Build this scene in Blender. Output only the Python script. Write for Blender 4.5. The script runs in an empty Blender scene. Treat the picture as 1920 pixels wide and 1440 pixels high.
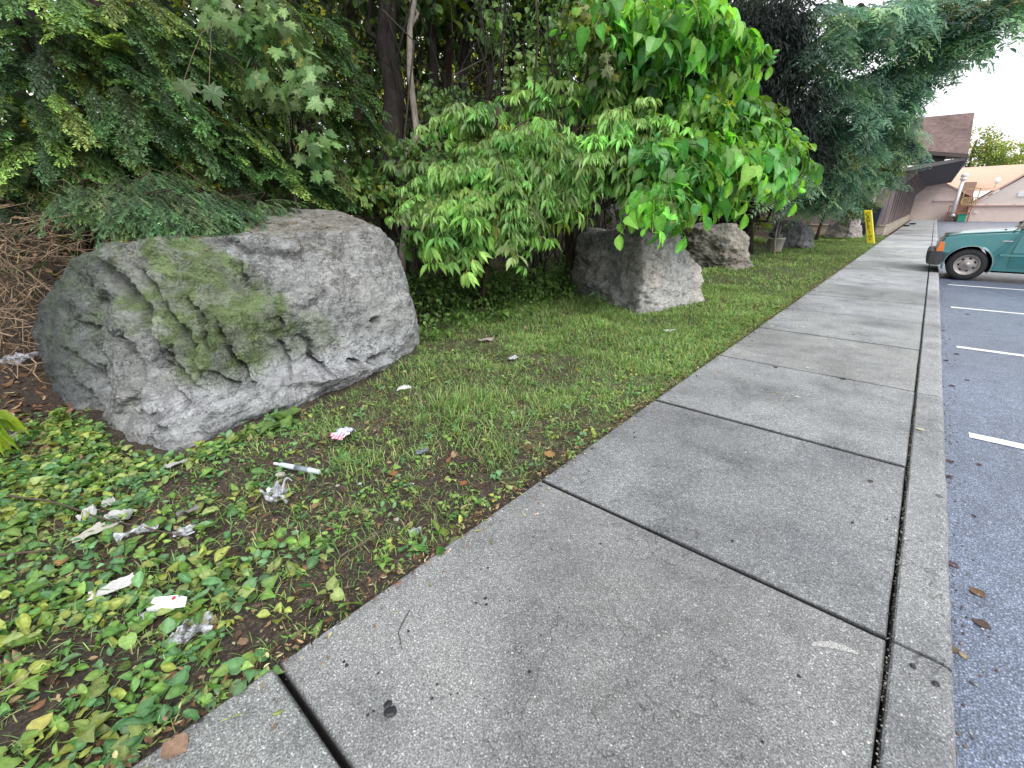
import bpy, bmesh, math, random
import numpy as np
from mathutils import Vector, Matrix
from mathutils.bvhtree import BVHTree
random.seed(7)
rng = np.random.default_rng(11)
S = bpy.context.scene
COL = S.collection
A = np.array

# ---------------------------------------------------------------- camera geometry
FPX = 844.6
PIT, YAW, ROL = map(math.radians, (21.41, 41.37, -0.626))
EYE = A([0.0, 0.0, 1.48])
_cp, _sp = math.cos(PIT), math.sin(PIT)
FW = A([-math.sin(YAW)*_cp, math.cos(YAW)*_cp, -_sp])
_R = A([math.cos(YAW), math.sin(YAW), 0.0]); _U = np.cross(_R, FW)
RT = _R*math.cos(ROL)+_U*math.sin(ROL); UP = -_R*math.sin(ROL)+_U*math.cos(ROL)

def at(px, py, d):
    """a measured point of the place: pixel of the photograph and distance along the view axis"""
    return EYE+(FW+RT*(px-960)/FPX-UP*(py-720)/FPX)*d
def on(px, py, z=0.0):
    r = FW+RT*(px-960)/FPX-UP*(py-720)/FPX
    return EYE+r*((z-EYE[2])/r[2])

# ---------------------------------------------------------------- noise
_perm = np.random.default_rng(3).permutation(256); _perm = np.concatenate([_perm]*3)
_grad = np.random.default_rng(4).normal(size=(256, 3)); _grad /= np.linalg.norm(_grad, axis=1)[:, None]
def perlin(p, seed=0):
    p = np.asarray(p, float)+seed*17.31
    i = np.floor(p).astype(int); f = p-i; i = i & 255
    u = f*f*f*(f*(f*6-15)+10)
    out = 0
    for dx in (0, 1):
        wx = u[:, 0] if dx else 1-u[:, 0]
        for dy in (0, 1):
            wy = u[:, 1] if dy else 1-u[:, 1]
            for dz in (0, 1):
                wz = u[:, 2] if dz else 1-u[:, 2]
                h = _perm[(_perm[(_perm[(i[:, 0]+dx) & 255]+i[:, 1]+dy) & 255]+i[:, 2]+dz) & 255]
                g = _grad[h]
                out = out+wx*wy*wz*(g[:, 0]*(f[:, 0]-dx)+g[:, 1]*(f[:, 1]-dy)+g[:, 2]*(f[:, 2]-dz))
    return out*1.5
def fbm(p, oct=4, seed=0, gain=.5):
    s = 0; a = 1; p = np.asarray(p, float)
    for k in range(oct):
        s = s+a*perlin(p*2**k, seed+k*3); a *= gain
    return s
def ridged(p, oct=4, seed=0):
    s = 0; a = 1; p = np.asarray(p, float)
    for k in range(oct):
        s = s+a*(1-2*np.abs(perlin(p*2**k, seed+k*5))); a *= .5
    return s/2
def sstep(a, b, x):
    t = np.clip((x-a)/(b-a), 0, 1); return t*t*(3-2*t)

# ---------------------------------------------------------------- mesh builder
class MB:
    def __init__(s):
        s.v = []; s.l = []; s.z = []; s.c = []; s.m = []; s.n = 0
    def raw(s, v, loops, sizes, col=(1, 1, 1), mi=0):
        v = np.asarray(v, float).reshape(-1, 3); loops = np.asarray(loops, int).ravel(); sizes = np.asarray(sizes, int).ravel()
        s.v.append(v); s.l.append(loops+s.n); s.z.append(sizes); s.n += len(v)
        c = np.asarray(col, float)
        s.c.append(np.broadcast_to(c, (len(v), 3)) if c.ndim == 1 else c)
        s.m.append(np.full(len(sizes), mi))
    def faces(s, v, fs, col=(1, 1, 1), mi=0):
        s.raw(v, [i for f in fs for i in f], [len(f) for f in fs], col, mi)
    def inst(s, t, M, T, col=None, mi=0):
        tv, tl, tz, tc = t; n = len(T)
        if n == 0: return
        V = T[:, None, :]+np.einsum('nij,tj->nti', M, tv)
        L = tl[None, :]+(np.arange(n)*len(tv))[:, None]
        C = np.broadcast_to(tc[None], (n, len(tv), 3))
        if col is not None: C = C*np.asarray(col)[:, None, :]
        s.raw(V.reshape(-1, 3), L.ravel(), np.tile(tz, n), C.reshape(-1, 3), mi)
    def box(s, a, b, col=(1, 1, 1), mi=0, M=None):
        x0, y0, z0 = a; x1, y1, z1 = b
        v = A([(x0, y0, z0), (x1, y0, z0), (x1, y1, z0), (x0, y1, z0), (x0, y0, z1), (x1, y0, z1), (x1, y1, z1), (x0, y1, z1)], float)
        if M is not None: v = v@np.asarray(M)[:3, :3].T+np.asarray(M)[:3, 3]
        s.faces(v, [(3, 2, 1, 0), (4, 5, 6, 7), (0, 1, 5, 4), (1, 2, 6, 5), (2, 3, 7, 6), (3, 0, 4, 7)], col, mi)
    def tube(s, pts, rad, k=6, col=(1, 1, 1), mi=0, cap=True, wob=0):
        pts = np.asarray(pts, float); n = len(pts); rad = np.broadcast_to(np.asarray(rad, float), (n,))
        d = np.gradient(pts, axis=0); d /= np.linalg.norm(d, axis=1)[:, None]+1e-9
        ref = A([0, 0, 1.0]) if abs(d[0][2]) < .9 else A([1.0, 0, 0])
        V = []
        for i in range(n):
            a = np.cross(d[i], ref); a /= np.linalg.norm(a)+1e-9; b = np.cross(a, d[i]); ref = b if abs(d[i]@b) < .9 else ref
            th = np.arange(k)*2*math.pi/k
            rr = rad[i]*(1+wob*np.sin(th*3+i*.9)*.5+wob*rng.normal(size=k)*.5)
            V.append(pts[i]+np.outer(np.cos(th)*rr, a)+np.outer(np.sin(th)*rr, b))
        V = np.concatenate(V)
        f = []
        for i in range(n-1):
            for j in range(k):
                j2 = (j+1) % k; f.append((i*k+j, i*k+j2, (i+1)*k+j2, (i+1)*k+j))
        if cap: f.append(tuple(range(k))[::-1]); f.append(tuple((n-1)*k+j for j in range(k)))
        s.faces(V, f, col, mi)
    def lathe(s, prof, c=(0, 0, 0), axis='z', k=24, col=(1, 1, 1), mi=0, ang=None):
        V = []; n = len(prof)
        for r, h in prof:
            for j in range(k):
                t = j*2*math.pi/k
                p = (r*math.cos(t), r*math.sin(t), h)
                if axis == 'y': p = (p[0], p[2], p[1])
                if axis == 'x': p = (p[2], p[0], p[1])
                V.append((p[0]+c[0], p[1]+c[1], p[2]+c[2]))
        f = [(i*k+j, i*k+(j+1) % k, (i+1)*k+(j+1) % k, (i+1)*k+j) for i in range(n-1) for j in range(k)]
        s.faces(V, f, col, mi)
    def build(s, name, mat, parent=None, smooth=False, bevel=0):
        me = bpy.data.meshes.new(name)
        v = np.concatenate(s.v); l = np.concatenate(s.l); z = np.concatenate(s.z); c = np.concatenate(s.c); m = np.concatenate(s.m)
        me.vertices.add(len(v)); me.vertices.foreach_set('co', v.astype('f4').ravel())
        me.loops.add(len(l)); me.loops.foreach_set('vertex_index', l.astype('i4'))
        me.polygons.add(len(z)); st = np.concatenate([[0], np.cumsum(z)[:-1]]); me.polygons.foreach_set('loop_start', st.astype('i4'))
        me.polygons.foreach_set('material_index', m.astype('i4'))
        me.update(calc_edges=True)
        at_ = me.color_attributes.new('Col', 'FLOAT_COLOR', 'POINT')
        at_.data.foreach_set('color', np.concatenate([c, np.ones((len(c), 1))], 1).astype('f4').ravel())
        me.polygons.foreach_set('use_smooth', np.full(len(z), bool(smooth)))
        for q in (mat if isinstance(mat, (list, tuple)) else [mat]): me.materials.append(q)
        o = bpy.data.objects.new(name, me); COL.objects.link(o)
        if parent is not None: o.parent = parent; o.matrix_parent_inverse = parent.matrix_world.inverted() if False else Matrix.Translation(-parent.location) if parent.type == 'EMPTY' and parent.parent is None else Matrix()
        if bevel:
            b = o.modifiers.new('Bevel', 'BEVEL'); b.width = bevel; b.segments = 2; b.limit_method = 'ANGLE'
        return o

def tag(o, label=None, cat=None, group=None, kind=None):
    if label: o['label'] = label
    if cat: o['category'] = cat
    if group: o['group'] = group
    if kind: o['kind'] = kind
    return o
def thing(name, label, cat, loc, group=None):
    o = bpy.data.objects.new(name, None); COL.objects.link(o); o.location = Vector([float(q) for q in loc]); o.empty_display_size = .1
    return tag(o, label, cat, group)
def struct(o): o['kind'] = 'structure'; return o
def stuff(o, label=None, cat=None): return tag(o, label, cat, None, 'stuff')

# ---------------------------------------------------------------- materials
class NT:
    def __init__(s, name):
        s.mat = bpy.data.materials.new(name); s.mat.use_nodes = True; s.t = s.mat.node_tree; s.t.nodes.clear()
        s.out = s.t.nodes.new('ShaderNodeOutputMaterial')
    def n(s, typ, ins=None, **kw):
        q = s.t.nodes.new('ShaderNode'+typ)
        for k, v in kw.items(): setattr(q, k, v)
        for k, v in (ins or {}).items(): s.set(q, k, v)
        return q
    def set(s, q, k, v):
        i = q.inputs[k]
        if isinstance(v, bpy.types.Node): v = v.outputs[0]
        if isinstance(v, bpy.types.NodeSocket): s.t.links.new(v, i)
        else: i.default_value = (*v, 1) if isinstance(v, tuple) and len(v) == 3 and i.type == 'RGBA' else v
    def noise(s, scale, detail=3, rough=.55, vec=None, out=0, dist=0):
        q = s.n('TexNoise', {'Scale': scale, 'Detail': detail, 'Roughness': rough, 'Distortion': dist})
        s.set(q, 'Vector', vec if vec is not None else s.obj()); return q.outputs[out]
    def obj(s):
        if not hasattr(s, '_o'): s._o = s.n('NewGeometry').outputs['Position'] if True else None
        return s._o
    def ramp(s, fac, stops):
        q = s.n('ValToRGB', {'Fac': fac}); e = q.color_ramp.elements
        while len(e) < len(stops): e.new(.5)
        for a, (p, c) in zip(e, stops):
            a.position = p; a.color = (*c, 1) if isinstance(c, tuple) else (c, c, c, 1)
        return q.outputs[0]
    def mix(s, fac, a, b, mode='MIX'):
        q = s.n('MixRGB', {'Fac': fac, 'Color1': a, 'Color2': b}, blend_type=mode); return q.outputs[0]
    def math(s, op, a, b=0):
        q = s.n('Math', {0: a, 1: b}, operation=op); return q.outputs[0]
    def bump(s, h, st=.5, dist=.01, nrm=None):
        q = s.n('Bump', {'Height': h, 'Strength': st, 'Distance': dist})
        if nrm is not None: s.set(q, 'Normal', nrm)
        return q.outputs[0]
    def vcol(s): return s.n('VertexColor', layer_name='Col').outputs[0]
    def bsdf(s, col, rough=.6, spec=.5, metal=0, nrm=None, **kw):
        q = s.n('BsdfPrincipled', {'Base Color': col, 'Roughness': rough, 'Metallic': metal, 'Specular IOR Level': spec})
        if nrm is not None: s.set(q, 'Normal', nrm)
        for k, v in kw.items(): s.set(q, k.replace('_', ' '), v)
        return q.outputs[0]
    def done(s, sh): s.t.links.new(sh, s.out.inputs[0]); return s.mat

def m_plain(name, col, rough=.5, metal=0, spec=.5, var=.15, scale=30, bump=.0, vc=False, **kw):
    t = NT(name)
    nz = t.noise(scale, 4)
    base = t.vcol() if vc else col
    c = t.mix(1.0, base, t.ramp(nz, [(.25, 1-var), (.75, 1+var*.3)]), 'MULTIPLY')
    big = t.noise(scale*.12, 2)
    c = t.mix(1.0, c, t.ramp(big, [(.3, 1-var*.7), (.7, 1.0)]), 'MULTIPLY')
    rg = t.ramp(nz, [(.2, max(0, rough-.1)), (.8, min(1, rough+.12))])
    return t.done(t.bsdf(c, rg, spec, metal, t.bump(nz, .4, bump) if bump else None, **kw))

def m_leaf(name, trans=.35, rough=.42, spec=.45, yel=(1.25, 1.15, .5)):
    t = NT(name)
    c = t.vcol()
    nz = t.noise(60, 2)
    c = t.mix(1.0, c, t.ramp(nz, [(.3, .78), (.7, 1.15)]), 'MULTIPLY')
    p = t.bsdf(c, rough, spec)
    tc = t.mix(1.0, c, yel, 'MULTIPLY')
    tr = t.n('BsdfTranslucent', {'Color': tc}).outputs[0]
    q = t.n('MixShader', {0: trans, 1: p, 2: tr})
    return t.done(q.outputs[0])

def m_rock():
    t = NT('rock_surface')
    c = t.vcol(); P = t.obj()
    f1 = t.noise(9, 8, .65, P); f2 = t.noise(60, 5, .7, P); f3 = t.noise(2.2, 4, .5, P)
    map_ = t.n('Mapping', {'Vector': P, 'Rotation': (.5, .6, .2), 'Scale': (4, 4, 16)})
    st = t.noise(3.0, 6, .6, map_.outputs[0], dist=.8)
    c = t.mix(1.0, c, t.ramp(f1, [(.3, .58), (.5, .98), (.7, 1.28)]), 'MULTIPLY')
    c = t.mix(1.0, c, t.ramp(f2, [(.3, .62), (.5, 1.0), (.72, 1.35)]), 'MULTIPLY')
    f4 = t.noise(190, 3, .8, P); c = t.mix(1.0, c, t.ramp(f4, [(.3, .7), (.6, 1.1), (.75, 1.7)]), 'MULTIPLY')
    c = t.mix(.5, c, t.ramp(st, [(.35, .55), (.5, 1.0), (.7, 1.15)]), 'MULTIPLY')
    wv = t.n('TexVoronoi', {'Vector': t.mix(.12, P, t.n('TexNoise', {'Scale': 5.0, 'Vector': P}).outputs[1], 'ADD'), 'Scale': 3.2}, feature='DISTANCE_TO_EDGE').outputs[0]
    crack = t.ramp(wv, [(0, .0), (.02, 1.0)])
    ck = t.math('MAXIMUM', crack, t.ramp(f3, [(.30, 0.0), (.36, 1.0)]))
    c = t.mix(1.0, c, t.ramp(ck, [(0, .45), (1, 1.0)]), 'MULTIPLY')
    fl = t.noise(6.5, 7, .7, P, dist=1.2); fa = t.math('ABSOLUTE', t.math('SUBTRACT', fl, .5)); fk = t.math('MAXIMUM', t.ramp(fa, [(.0, 0.0), (.012, 1.0)]), t.ramp(t.noise(3.1, 3, .5, P), [(.47, 0.0), (.53, 1.0)]))
    c = t.mix(1.0, c, t.ramp(fk, [(0, .38), (1, 1.0)]), 'MULTIPLY')
    b = t.bump(f1, 1.0, .045); b = t.bump(st, .35, .02, b); b = t.bump(f2, 1.0, .011, b); b = t.bump(f4, .7, .002, b); b = t.bump(ck, .5, .01, b); b = t.bump(fk, .8, .012, b)
    return t.done(t.bsdf(c, .82, .3, 0, b))

def m_concrete():
    t = NT('weathered_concrete'); P = t.obj(); c = t.vcol()
    a = t.noise(.55, 5, .6, P); b = t.noise(2.6, 6, .62, P); g = t.noise(170, 3, .75, P); g2 = t.noise(420, 2, .8, P); s = t.noise(34, 4, .7, P)
    c = t.mix(1.0, c, t.ramp(a, [(.3, .60), (.52, 1.0), (.72, 1.22)]), 'MULTIPLY')
    c = t.mix(1.0, c, t.ramp(b, [(.30, (.68, .69, .71)), (.5, (1, 1, 1)), (.72, (1.08, 1.08, 1.06))]), 'MULTIPLY')
    c = t.mix(1.0, c, t.ramp(s, [(.3, .78), (.7, 1.16)]), 'MULTIPLY')
    xx = t.math('ADD', t.n('SeparateXYZ', {0: P}).outputs[0], t.math('MULTIPLY', t.noise(4, 4, .6, P), .35))
    c = t.mix(1.0, c, t.ramp(t.math('ADD', xx, 1.5), [(.20, (.50, .48, .44)), (.34, (1, 1, 1))]), 'MULTIPLY')
    c = t.mix(1.0, c, t.ramp(g, [(.3, .38), (.5, .95), (.62, 1.5), (.76, 3.2)]), 'MULTIPLY')
    v = t.n('TexVoronoi', {'Vector': P, 'Scale': 210.0}).outputs[1]
    c = t.mix(.5, c, t.mix(1.0, c, t.ramp(t.n('SeparateColor', {0: v}).outputs[0], [(0, .35), (.6, 1.0), (.92, 1.3), (1, 3.0)]), 'MULTIPLY'))
    pit = t.n('TexVoronoi', {'Vector': P, 'Scale': 38.0, 'Randomness': 1.0}).outputs[0]
    pm = t.ramp(pit, [(.03, .35), (.07, 1.0)])
    c = t.mix(t.ramp(t.noise(5, 2, .5, P), [(.5, 0.0), (.62, .8)]), c, t.mix(1.0, c, pm, 'MULTIPLY'))
    gm = t.n('TexVoronoi', {'Vector': t.mix(.02, P, t.n('TexNoise', {'Scale': 30.0, 'Vector': P}).outputs[1], 'ADD'), 'Scale': 1.9}).outputs[0]; c = t.mix(1.0, c, t.ramp(gm, [(.03, .42), (.045, 1.0)]), 'MULTIPLY')
    hl = t.noise(.9, 6, .6, P, dist=.5); c = t.mix(1.0, c, t.ramp(t.math('ABSOLUTE', t.math('SUBTRACT', hl, .46)), [(.0, .55), (.0012, 1.0)]), 'MULTIPLY')
    wt = t.noise(1.7, 6, .65, P, dist=.8); c = t.mix(1.0, c, t.ramp(wt, [(.33, .82), (.48, 1.0), (.66, 1.1)]), 'MULTIPLY')
    dk = t.noise(12, 3, .6, P, dist=.6)
    c = t.mix(t.ramp(dk, [(.68, 0.0), (.78, .55)]), c, (.035, .036, .04))
    n1 = t.bump(g, .8, .0032); n1 = t.bump(g2, .5, .001, n1); n1 = t.bump(s, .4, .004, n1)
    return t.done(t.bsdf(c, .78, .35, 0, n1))

def m_asphalt():
    t = NT('worn_asphalt'); P = t.obj()
    v = t.n('TexVoronoi', {'Vector': P, 'Scale': 125.0}); v2 = t.n('TexVoronoi', {'Vector': P, 'Scale': 260.0})
    big = t.noise(.5, 4, .55, P); sm = t.noise(8, 4, .6, P)
    rnd = t.n('SeparateColor', {0: v.outputs[1]}).outputs[0]
    c = t.ramp(rnd, [(0, (.075, .09, .125)), (.6, (.115, .135, .18)), (.9, (.17, .19, .24)), (1, (.27, .28, .33))])
    c = t.mix(1.0, c, t.ramp(v.outputs[0], [(.2, 1.15), (.6, .45)]), 'MULTIPLY')
    c = t.mix(1.0, c, t.ramp(big, [(.3, .75), (.7, 1.2)]), 'MULTIPLY')
    c = t.mix(1.0, c, t.ramp(sm, [(.3, .8), (.7, 1.15)]), 'MULTIPLY')
    oil = t.noise(1.3, 3, .5, P, dist=1.0); c = t.mix(t.ramp(oil, [(.62, 0.0), (.75, .5)]), c, (.03, .033, .045))
    b = t.bump(v.outputs[0], .9, -.004); b = t.bump(v2.outputs[0], .5, -.0015, b)
    c = t.mix(1.0, c, (1.6, 1.73, 1.9), 'MULTIPLY')
    return t.done(t.bsdf(c, t.ramp(sm, [(.3, .27), (.7, .42)]), .6, 0, b))

def m_soil():
    t = NT('dark_soil'); P = t.obj()
    a = t.noise(3, 6, .65, P); g = t.noise(55, 5, .7, P); r = t.noise(14, 4, .6, P)
    c = t.ramp(g, [(.25, (.014, .011, .009)), (.5, (.05, .038, .030)), (.72, (.15, .115, .085))])
    c = t.mix(1.0, c, t.vcol(), 'MULTIPLY')
    c = t.mix(1.0, c, t.ramp(a, [(.3, .6), (.7, 1.3)]), 'MULTIPLY')
    b = t.bump(g, 1.0, .012); b = t.bump(r, .9, .03, b)
    return t.done(t.bsdf(c, .8, .35, 0, b))

def m_bark(name, c1, c2, sc=18):
    t = NT(name); P = t.obj()
    mp = t.n('Mapping', {'Vector': P, 'Scale': (1, 1, .18)}).outputs[0]
    a = t.noise(sc, 5, .65, mp); b = t.noise(3, 3, .5, P)
    c = t.ramp(a, [(.3, c1), (.7, c2)])
    c = t.mix(1.0, c, t.ramp(b, [(.3, .65), (.7, 1.2)]), 'MULTIPLY')
    return t.done(t.bsdf(c, .85, .25, 0, t.bump(a, .9, .02)))

ROCK = m_rock(); CONC = m_concrete(); ASPH = m_asphalt(); SOIL = m_soil()
LEAF = m_leaf('leaf_blade'); LEAF_DK = m_leaf('shade_leaf', .25, .55, .3); LEAF_BR = m_leaf('bright_leaf', .45, .36, .5); GRASSM = m_leaf('grass_blade', .35, .5, .35)
BARK_DK = m_bark('dark_bark', (.012, .010, .009), (.045, .036, .03)); BARK_BR = m_bark('brown_bark', (.03, .022, .017), (.10, .075, .055)); BARK_PL = m_bark('pale_bark', (.14, .12, .10), (.34, .30, .26), 30)
TWIG = m_plain('dry_twig', (.25, .18, .12), .8, vc=True, var=.3, scale=60)
DRYLEAF = m_leaf('dry_leaf', .15, .7, .2, (1.1, .9, .6))

# ---------------------------------------------------------------- templates
def T(v, faces, shade=None):
    v = A(v, float); l = A([i for f in faces for i in f]); z = A([len(f) for f in faces])
    sh = np.ones(len(v)) if shade is None else A(shade, float)
    return v, l, z, np.repeat(sh[:, None], 3, 1)
T_RHOMB = T([(0, 0, 0), (.5, .45, .03), (0, 1, -.05), (-.5, .45, .03)], [(0, 1, 2, 3)])
T_OV = T([(0, 0, 0), (0, .48, -.05), (0, 1, -.22), (.5, .28, .05), (.44, .62, 0), (-.5, .28, .05), (-.44, .62, 0)],
         [(0, 3, 4, 1), (1, 4, 2), (0, 1, 6, 5), (1, 2, 6)], [.9, 1.12, 1.05, .95, .95, .95, .95])
T_HEART = T([(0, 0, 0), (0, .35, -.05), (0, .7, -.13), (0, 1.08, -.34), (.24, -.13, .0), (.5, .08, .05), (.5, .36, .02), (.27, .70, -.08),
             (-.24, -.13, .0), (-.5, .08, .05), (-.5, .36, .02), (-.27, .70, -.08)],
            [(0, 4, 5, 1), (1, 5, 6), (1, 6, 7, 2), (2, 7, 3), (0, 1, 9, 8), (1, 10, 9), (1, 2, 11, 10), (2, 3, 11)],
            [1.0, 1.2, 1.15, 1.0, .85, .88, .9, .95, .85, .88, .9, .95])
def _maple():
    pts = [(0, 0), (.1, -.03), (.3, -.12), (.28, .06), (.52, .12), (.42, .24), (.62, .52), (.4, .46), (.34, .56), (.2, .48), (.24, .74), (.12, .72), (0, 1.0)]
    pts = pts+[(-x, y) for x, y in pts[-2:0:-1]]
    v = [(0, .32, .03)]+[(x, y, -.18*(x*x+max(0, y-.3)**2)-.02*((i % 2))) for i, (x, y) in enumerate(pts)]
    n = len(pts)
    return T(v, [(0, 1+i, 1+(i+1) % n) for i in range(n)], [1.12]+[.92]*n)
T_MAPLE = _maple()
def _wavy(cup, droop, tw, wdt=.5, seed=0):
    r = np.random.default_rng(seed); ys = A([0, .12, .32, .55, .78, .93, 1.02]); ws = A([.04, .5, .92, 1.0, .72, .34, .0])*wdt; V = []; sh = []
    for y, w in zip(ys, ws):
        for u in (-1, -.5, 0, .5, 1):
            V.append((u*w+.0, y, cup*u*u*w-droop*y*y+tw*u*w*(y-.4)+r.normal()*.022*abs(u))); sh.append((1.22, 1.0, .86)[int(abs(u)*2)]*(1+.06*r.normal()))
    F = [(i*5+j, i*5+j+1, i*5+j+6, i*5+j+5) for i in range(6) for j in range(4)]
    return T(V, F, sh)
T_WAVES = [_wavy(.35, .15, .3, .5, 1), _wavy(-.3, .35, -.4, .5, 2), _wavy(.5, -.1, .2, .5, 3), _wavy(.1, .5, .6, .5, 4), _wavy(-.2, .1, -.2, .5, 5)]
T_BLADE = T([(-.5, 0, 0), (.5, 0, 0), (-.42, .45, .10), (.42, .45, .10), (-.25, .8, .06), (.25, .8, .06), (0, 1.05, -.12)],
            [(0, 1, 3, 2), (2, 3, 5, 4), (4, 5, 6)], [.55, .55, .9, .9, 1.1, 1.1, 1.2])

def unit(v): return v/(np.linalg.norm(v, axis=-1, keepdims=True)+1e-9)
def frames(d, n, w, l, t=None):
    """matrices whose columns are (side*w, dir*l, normal*l)"""
    d = unit(d); n = n-(n*d).sum(-1, keepdims=True)*d; n = unit(n); x = np.cross(d, n)
    w = np.broadcast_to(np.asarray(w, float), (len(d),)); l = np.broadcast_to(np.asarray(l, float), (len(d),))
    return np.stack([x*w[:, None], d*l[:, None], n*l[:, None]], axis=2)
def rz(a):
    c, s = np.cos(a), np.sin(a); z = np.zeros_like(c); o = np.ones_like(c)
    return np.stack([np.stack([c, -s, z], -1), np.stack([s, c, z], -1), np.stack([z, z, o], -1)], -2)
def rx(a):
    c, s = np.cos(a), np.sin(a); z = np.zeros_like(c); o = np.ones_like(c)
    return np.stack([np.stack([o, z, z], -1), np.stack([z, c, -s], -1), np.stack([z, s, c], -1)], -2)
def as_t(mb):
    return np.concatenate(mb.v), np.concatenate(mb.l), np.concatenate(mb.z), np.concatenate(mb.c)
def jit(c, n, v=.2, r=rng):
    c = A(c, float); return c[None]*(1+r.normal(size=(n, 1))*v).clip(.45, 1.8)*(1+r.normal(size=(n, 3))*v*.25).clip(.6, 1.4)
def pick(cols, n, v=.15, w=None):
    idx = rng.choice(len(cols), n, p=w); return (A(cols, float)[idx]*(1+rng.normal(size=(n, 1))*v).clip(.4, 1.9))

# ---------------------------------------------------------------- leafy clusters (local: +Y outward, +Z up)
TWC = (1.6, 1.0, 1.1)   # twig tint inside leaf meshes
def cl_shoot(L=.55, leaf=(.038, .016), step=.012, side=True, bright=1.35, seed=0):
    """arching shoot with side twigs and small leaves in pairs"""
    r = np.random.default_rng(seed); mb = MB()
    t = np.linspace(0, 1, 12); main = np.stack([r.normal()*.04*t**2, t*L*.9, -.30*L*t**2+.04*t], 1)
    mb.tube(main, np.linspace(.003, .001, 12), 3, A(TWC)*.8, cap=False)
    runs = [(main, 1.0)]
    if side:
        for k in range(int(L/.05)):
            u = .08+.88*k/(L/.05); i = u*11; i0 = int(i); p = main[i0]*(1-(i-i0))+main[min(11, i0+1)]*(i-i0)
            sd = 1 if k % 2 else -1; ln = L*(.34-.22*u)*r.uniform(.6, 1.25)
            d = unit(A([sd*.75, .75, -.15+r.normal()*.18])); q = np.linspace(0, 1, 6)
            runs.append((p+np.outer(q*ln, d)+np.outer(q**2, [0, 0, -ln*.25]), .8+.5*u))
    P = []; D = []; N = []; C = []
    for path, b in runs:
        seg = np.linalg.norm(np.diff(path, axis=0), axis=1).sum(); m = max(3, int(seg/step))
        for j in range(m):
            u = (j+.5)/m*(len(path)-1); i0 = min(len(path)-2, int(u)); p = path[i0]+(path[i0+1]-path[i0])*(u-i0)
            ax = unit(path[i0+1]-path[i0])
            for sd in (1, -1):
                s = np.cross(ax, [0, 0, 1.]); s = unit(s)*sd
                P.append(p); D.append(ax*.6+s*.8+r.normal(size=3)*.16); N.append(A([0, 0, 1.])+r.normal(size=3)*.35)
                C.append((.42+.85*(j/m)**1.6*bright)*b*r.uniform(.65, 1.35))
    P = A(P); D = A(D); N = A(N); n = len(P); sc = r.uniform(.65, 1.2, n)
    mb.inst(T_RHOMB, frames(D, N, leaf[1]*sc, leaf[0]*sc), P, np.repeat(A(C)[:, None], 3, 1))
    return as_t(mb)
def cl_compound(seed=0, L=.38, lf=(.115, .042)):
    r = np.random.default_rng(seed); mb = MB(); t = np.linspace(0, 1, 7)
    main = np.stack([r.normal()*.05*t, t*L, -.12*t**2+.03*t], 1); mb.tube(main, np.linspace(.005, .002, 7), 3, TWC, cap=False)
    P = []; D = []; N = []; C = []
    for k in range(5):
        u = .15+.85*k/4; p = main[int(u*6)]
        for sd in (1, -1):
            d = unit(A([sd*.8, .5, .12])+r.normal(size=3)*.2); e = p+d*.09; mb.tube([p, p+d*.05+A([0, 0, .01]), e], [.002, .0015, .001], 3, TWC, cap=False)
            nl = r.integers(3, 6)
            for j in range(nl):
                a = (j-(nl-1)/2)*.55; h = A([-d[1], d[0], 0])
                dd = unit(d*math.cos(a)+h*math.sin(a)+A([0, 0, -.75-r.uniform(0, .7)]))
                P.append(e-d*.035*abs(j-(nl-1)/2)); D.append(dd); N.append(d*.6+A([0, 0, .8])+r.normal(size=3)*.35); C.append(r.uniform(.7, 1.3))
    P = A(P); D = A(D); N = A(N); n = len(P); sc = r.uniform(.6, 1.15, n)
    mb.inst(T_OV, frames(D, N, lf[1]*sc, lf[0]*sc), P, np.repeat(A(C)[:, None], 3, 1)); return as_t(mb)
def cl_heart(seed=0, L=.5, size=.19, n_=9, down=.9):
    r = np.random.default_rng(seed); mb = MB(); t = np.linspace(0, 1, 8)
    main = np.stack([r.normal()*.06*t, t*L, -.16*t**2+.05*t], 1); mb.tube(main, np.linspace(.007, .003, 8), 4, A(TWC)*.9, cap=False)
    P = []; D = []; N = []; C = []; W = []
    for k in range(n_):
        u = .12+.88*k/(n_-1); p = main[int(u*7)]; sd = 1 if k % 2 else -1
        d = unit(A([sd*.9, .45, .25])+r.normal(size=3)*.3); e = p+d*r.uniform(.05, .11); mb.tube([p, e], [.0025, .002], 3, TWC, cap=False)
        P.append(e); D.append(unit(d*r.uniform(.3, 1.0)+A([0, .25, -down*r.uniform(.35, 1.5)]))); N.append(d*.6+A([0, 0, .7])+r.normal(size=3)*.6); C.append(r.uniform(.6, 1.4)); W.append(r.uniform(.35, 1.15)*(1-.3*u))
    P = A(P); D = A(D); N = A(N); W = A(W)*size
    q_ = r.integers(0, 5, len(P)); C = A(C)
    for i_ in range(5):
        k_ = q_ == i_
        if k_.any(): mb.inst([T_HEART, T_WAVES[0], T_WAVES[1], T_WAVES[3], T_HEART][i_], frames(D[k_], N[k_], W[k_]*(.72 if i_ in (0, 4) else .62), W[k_]), P[k_], np.repeat(C[k_][:, None], 3, 1))
    return as_t(mb)
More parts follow.
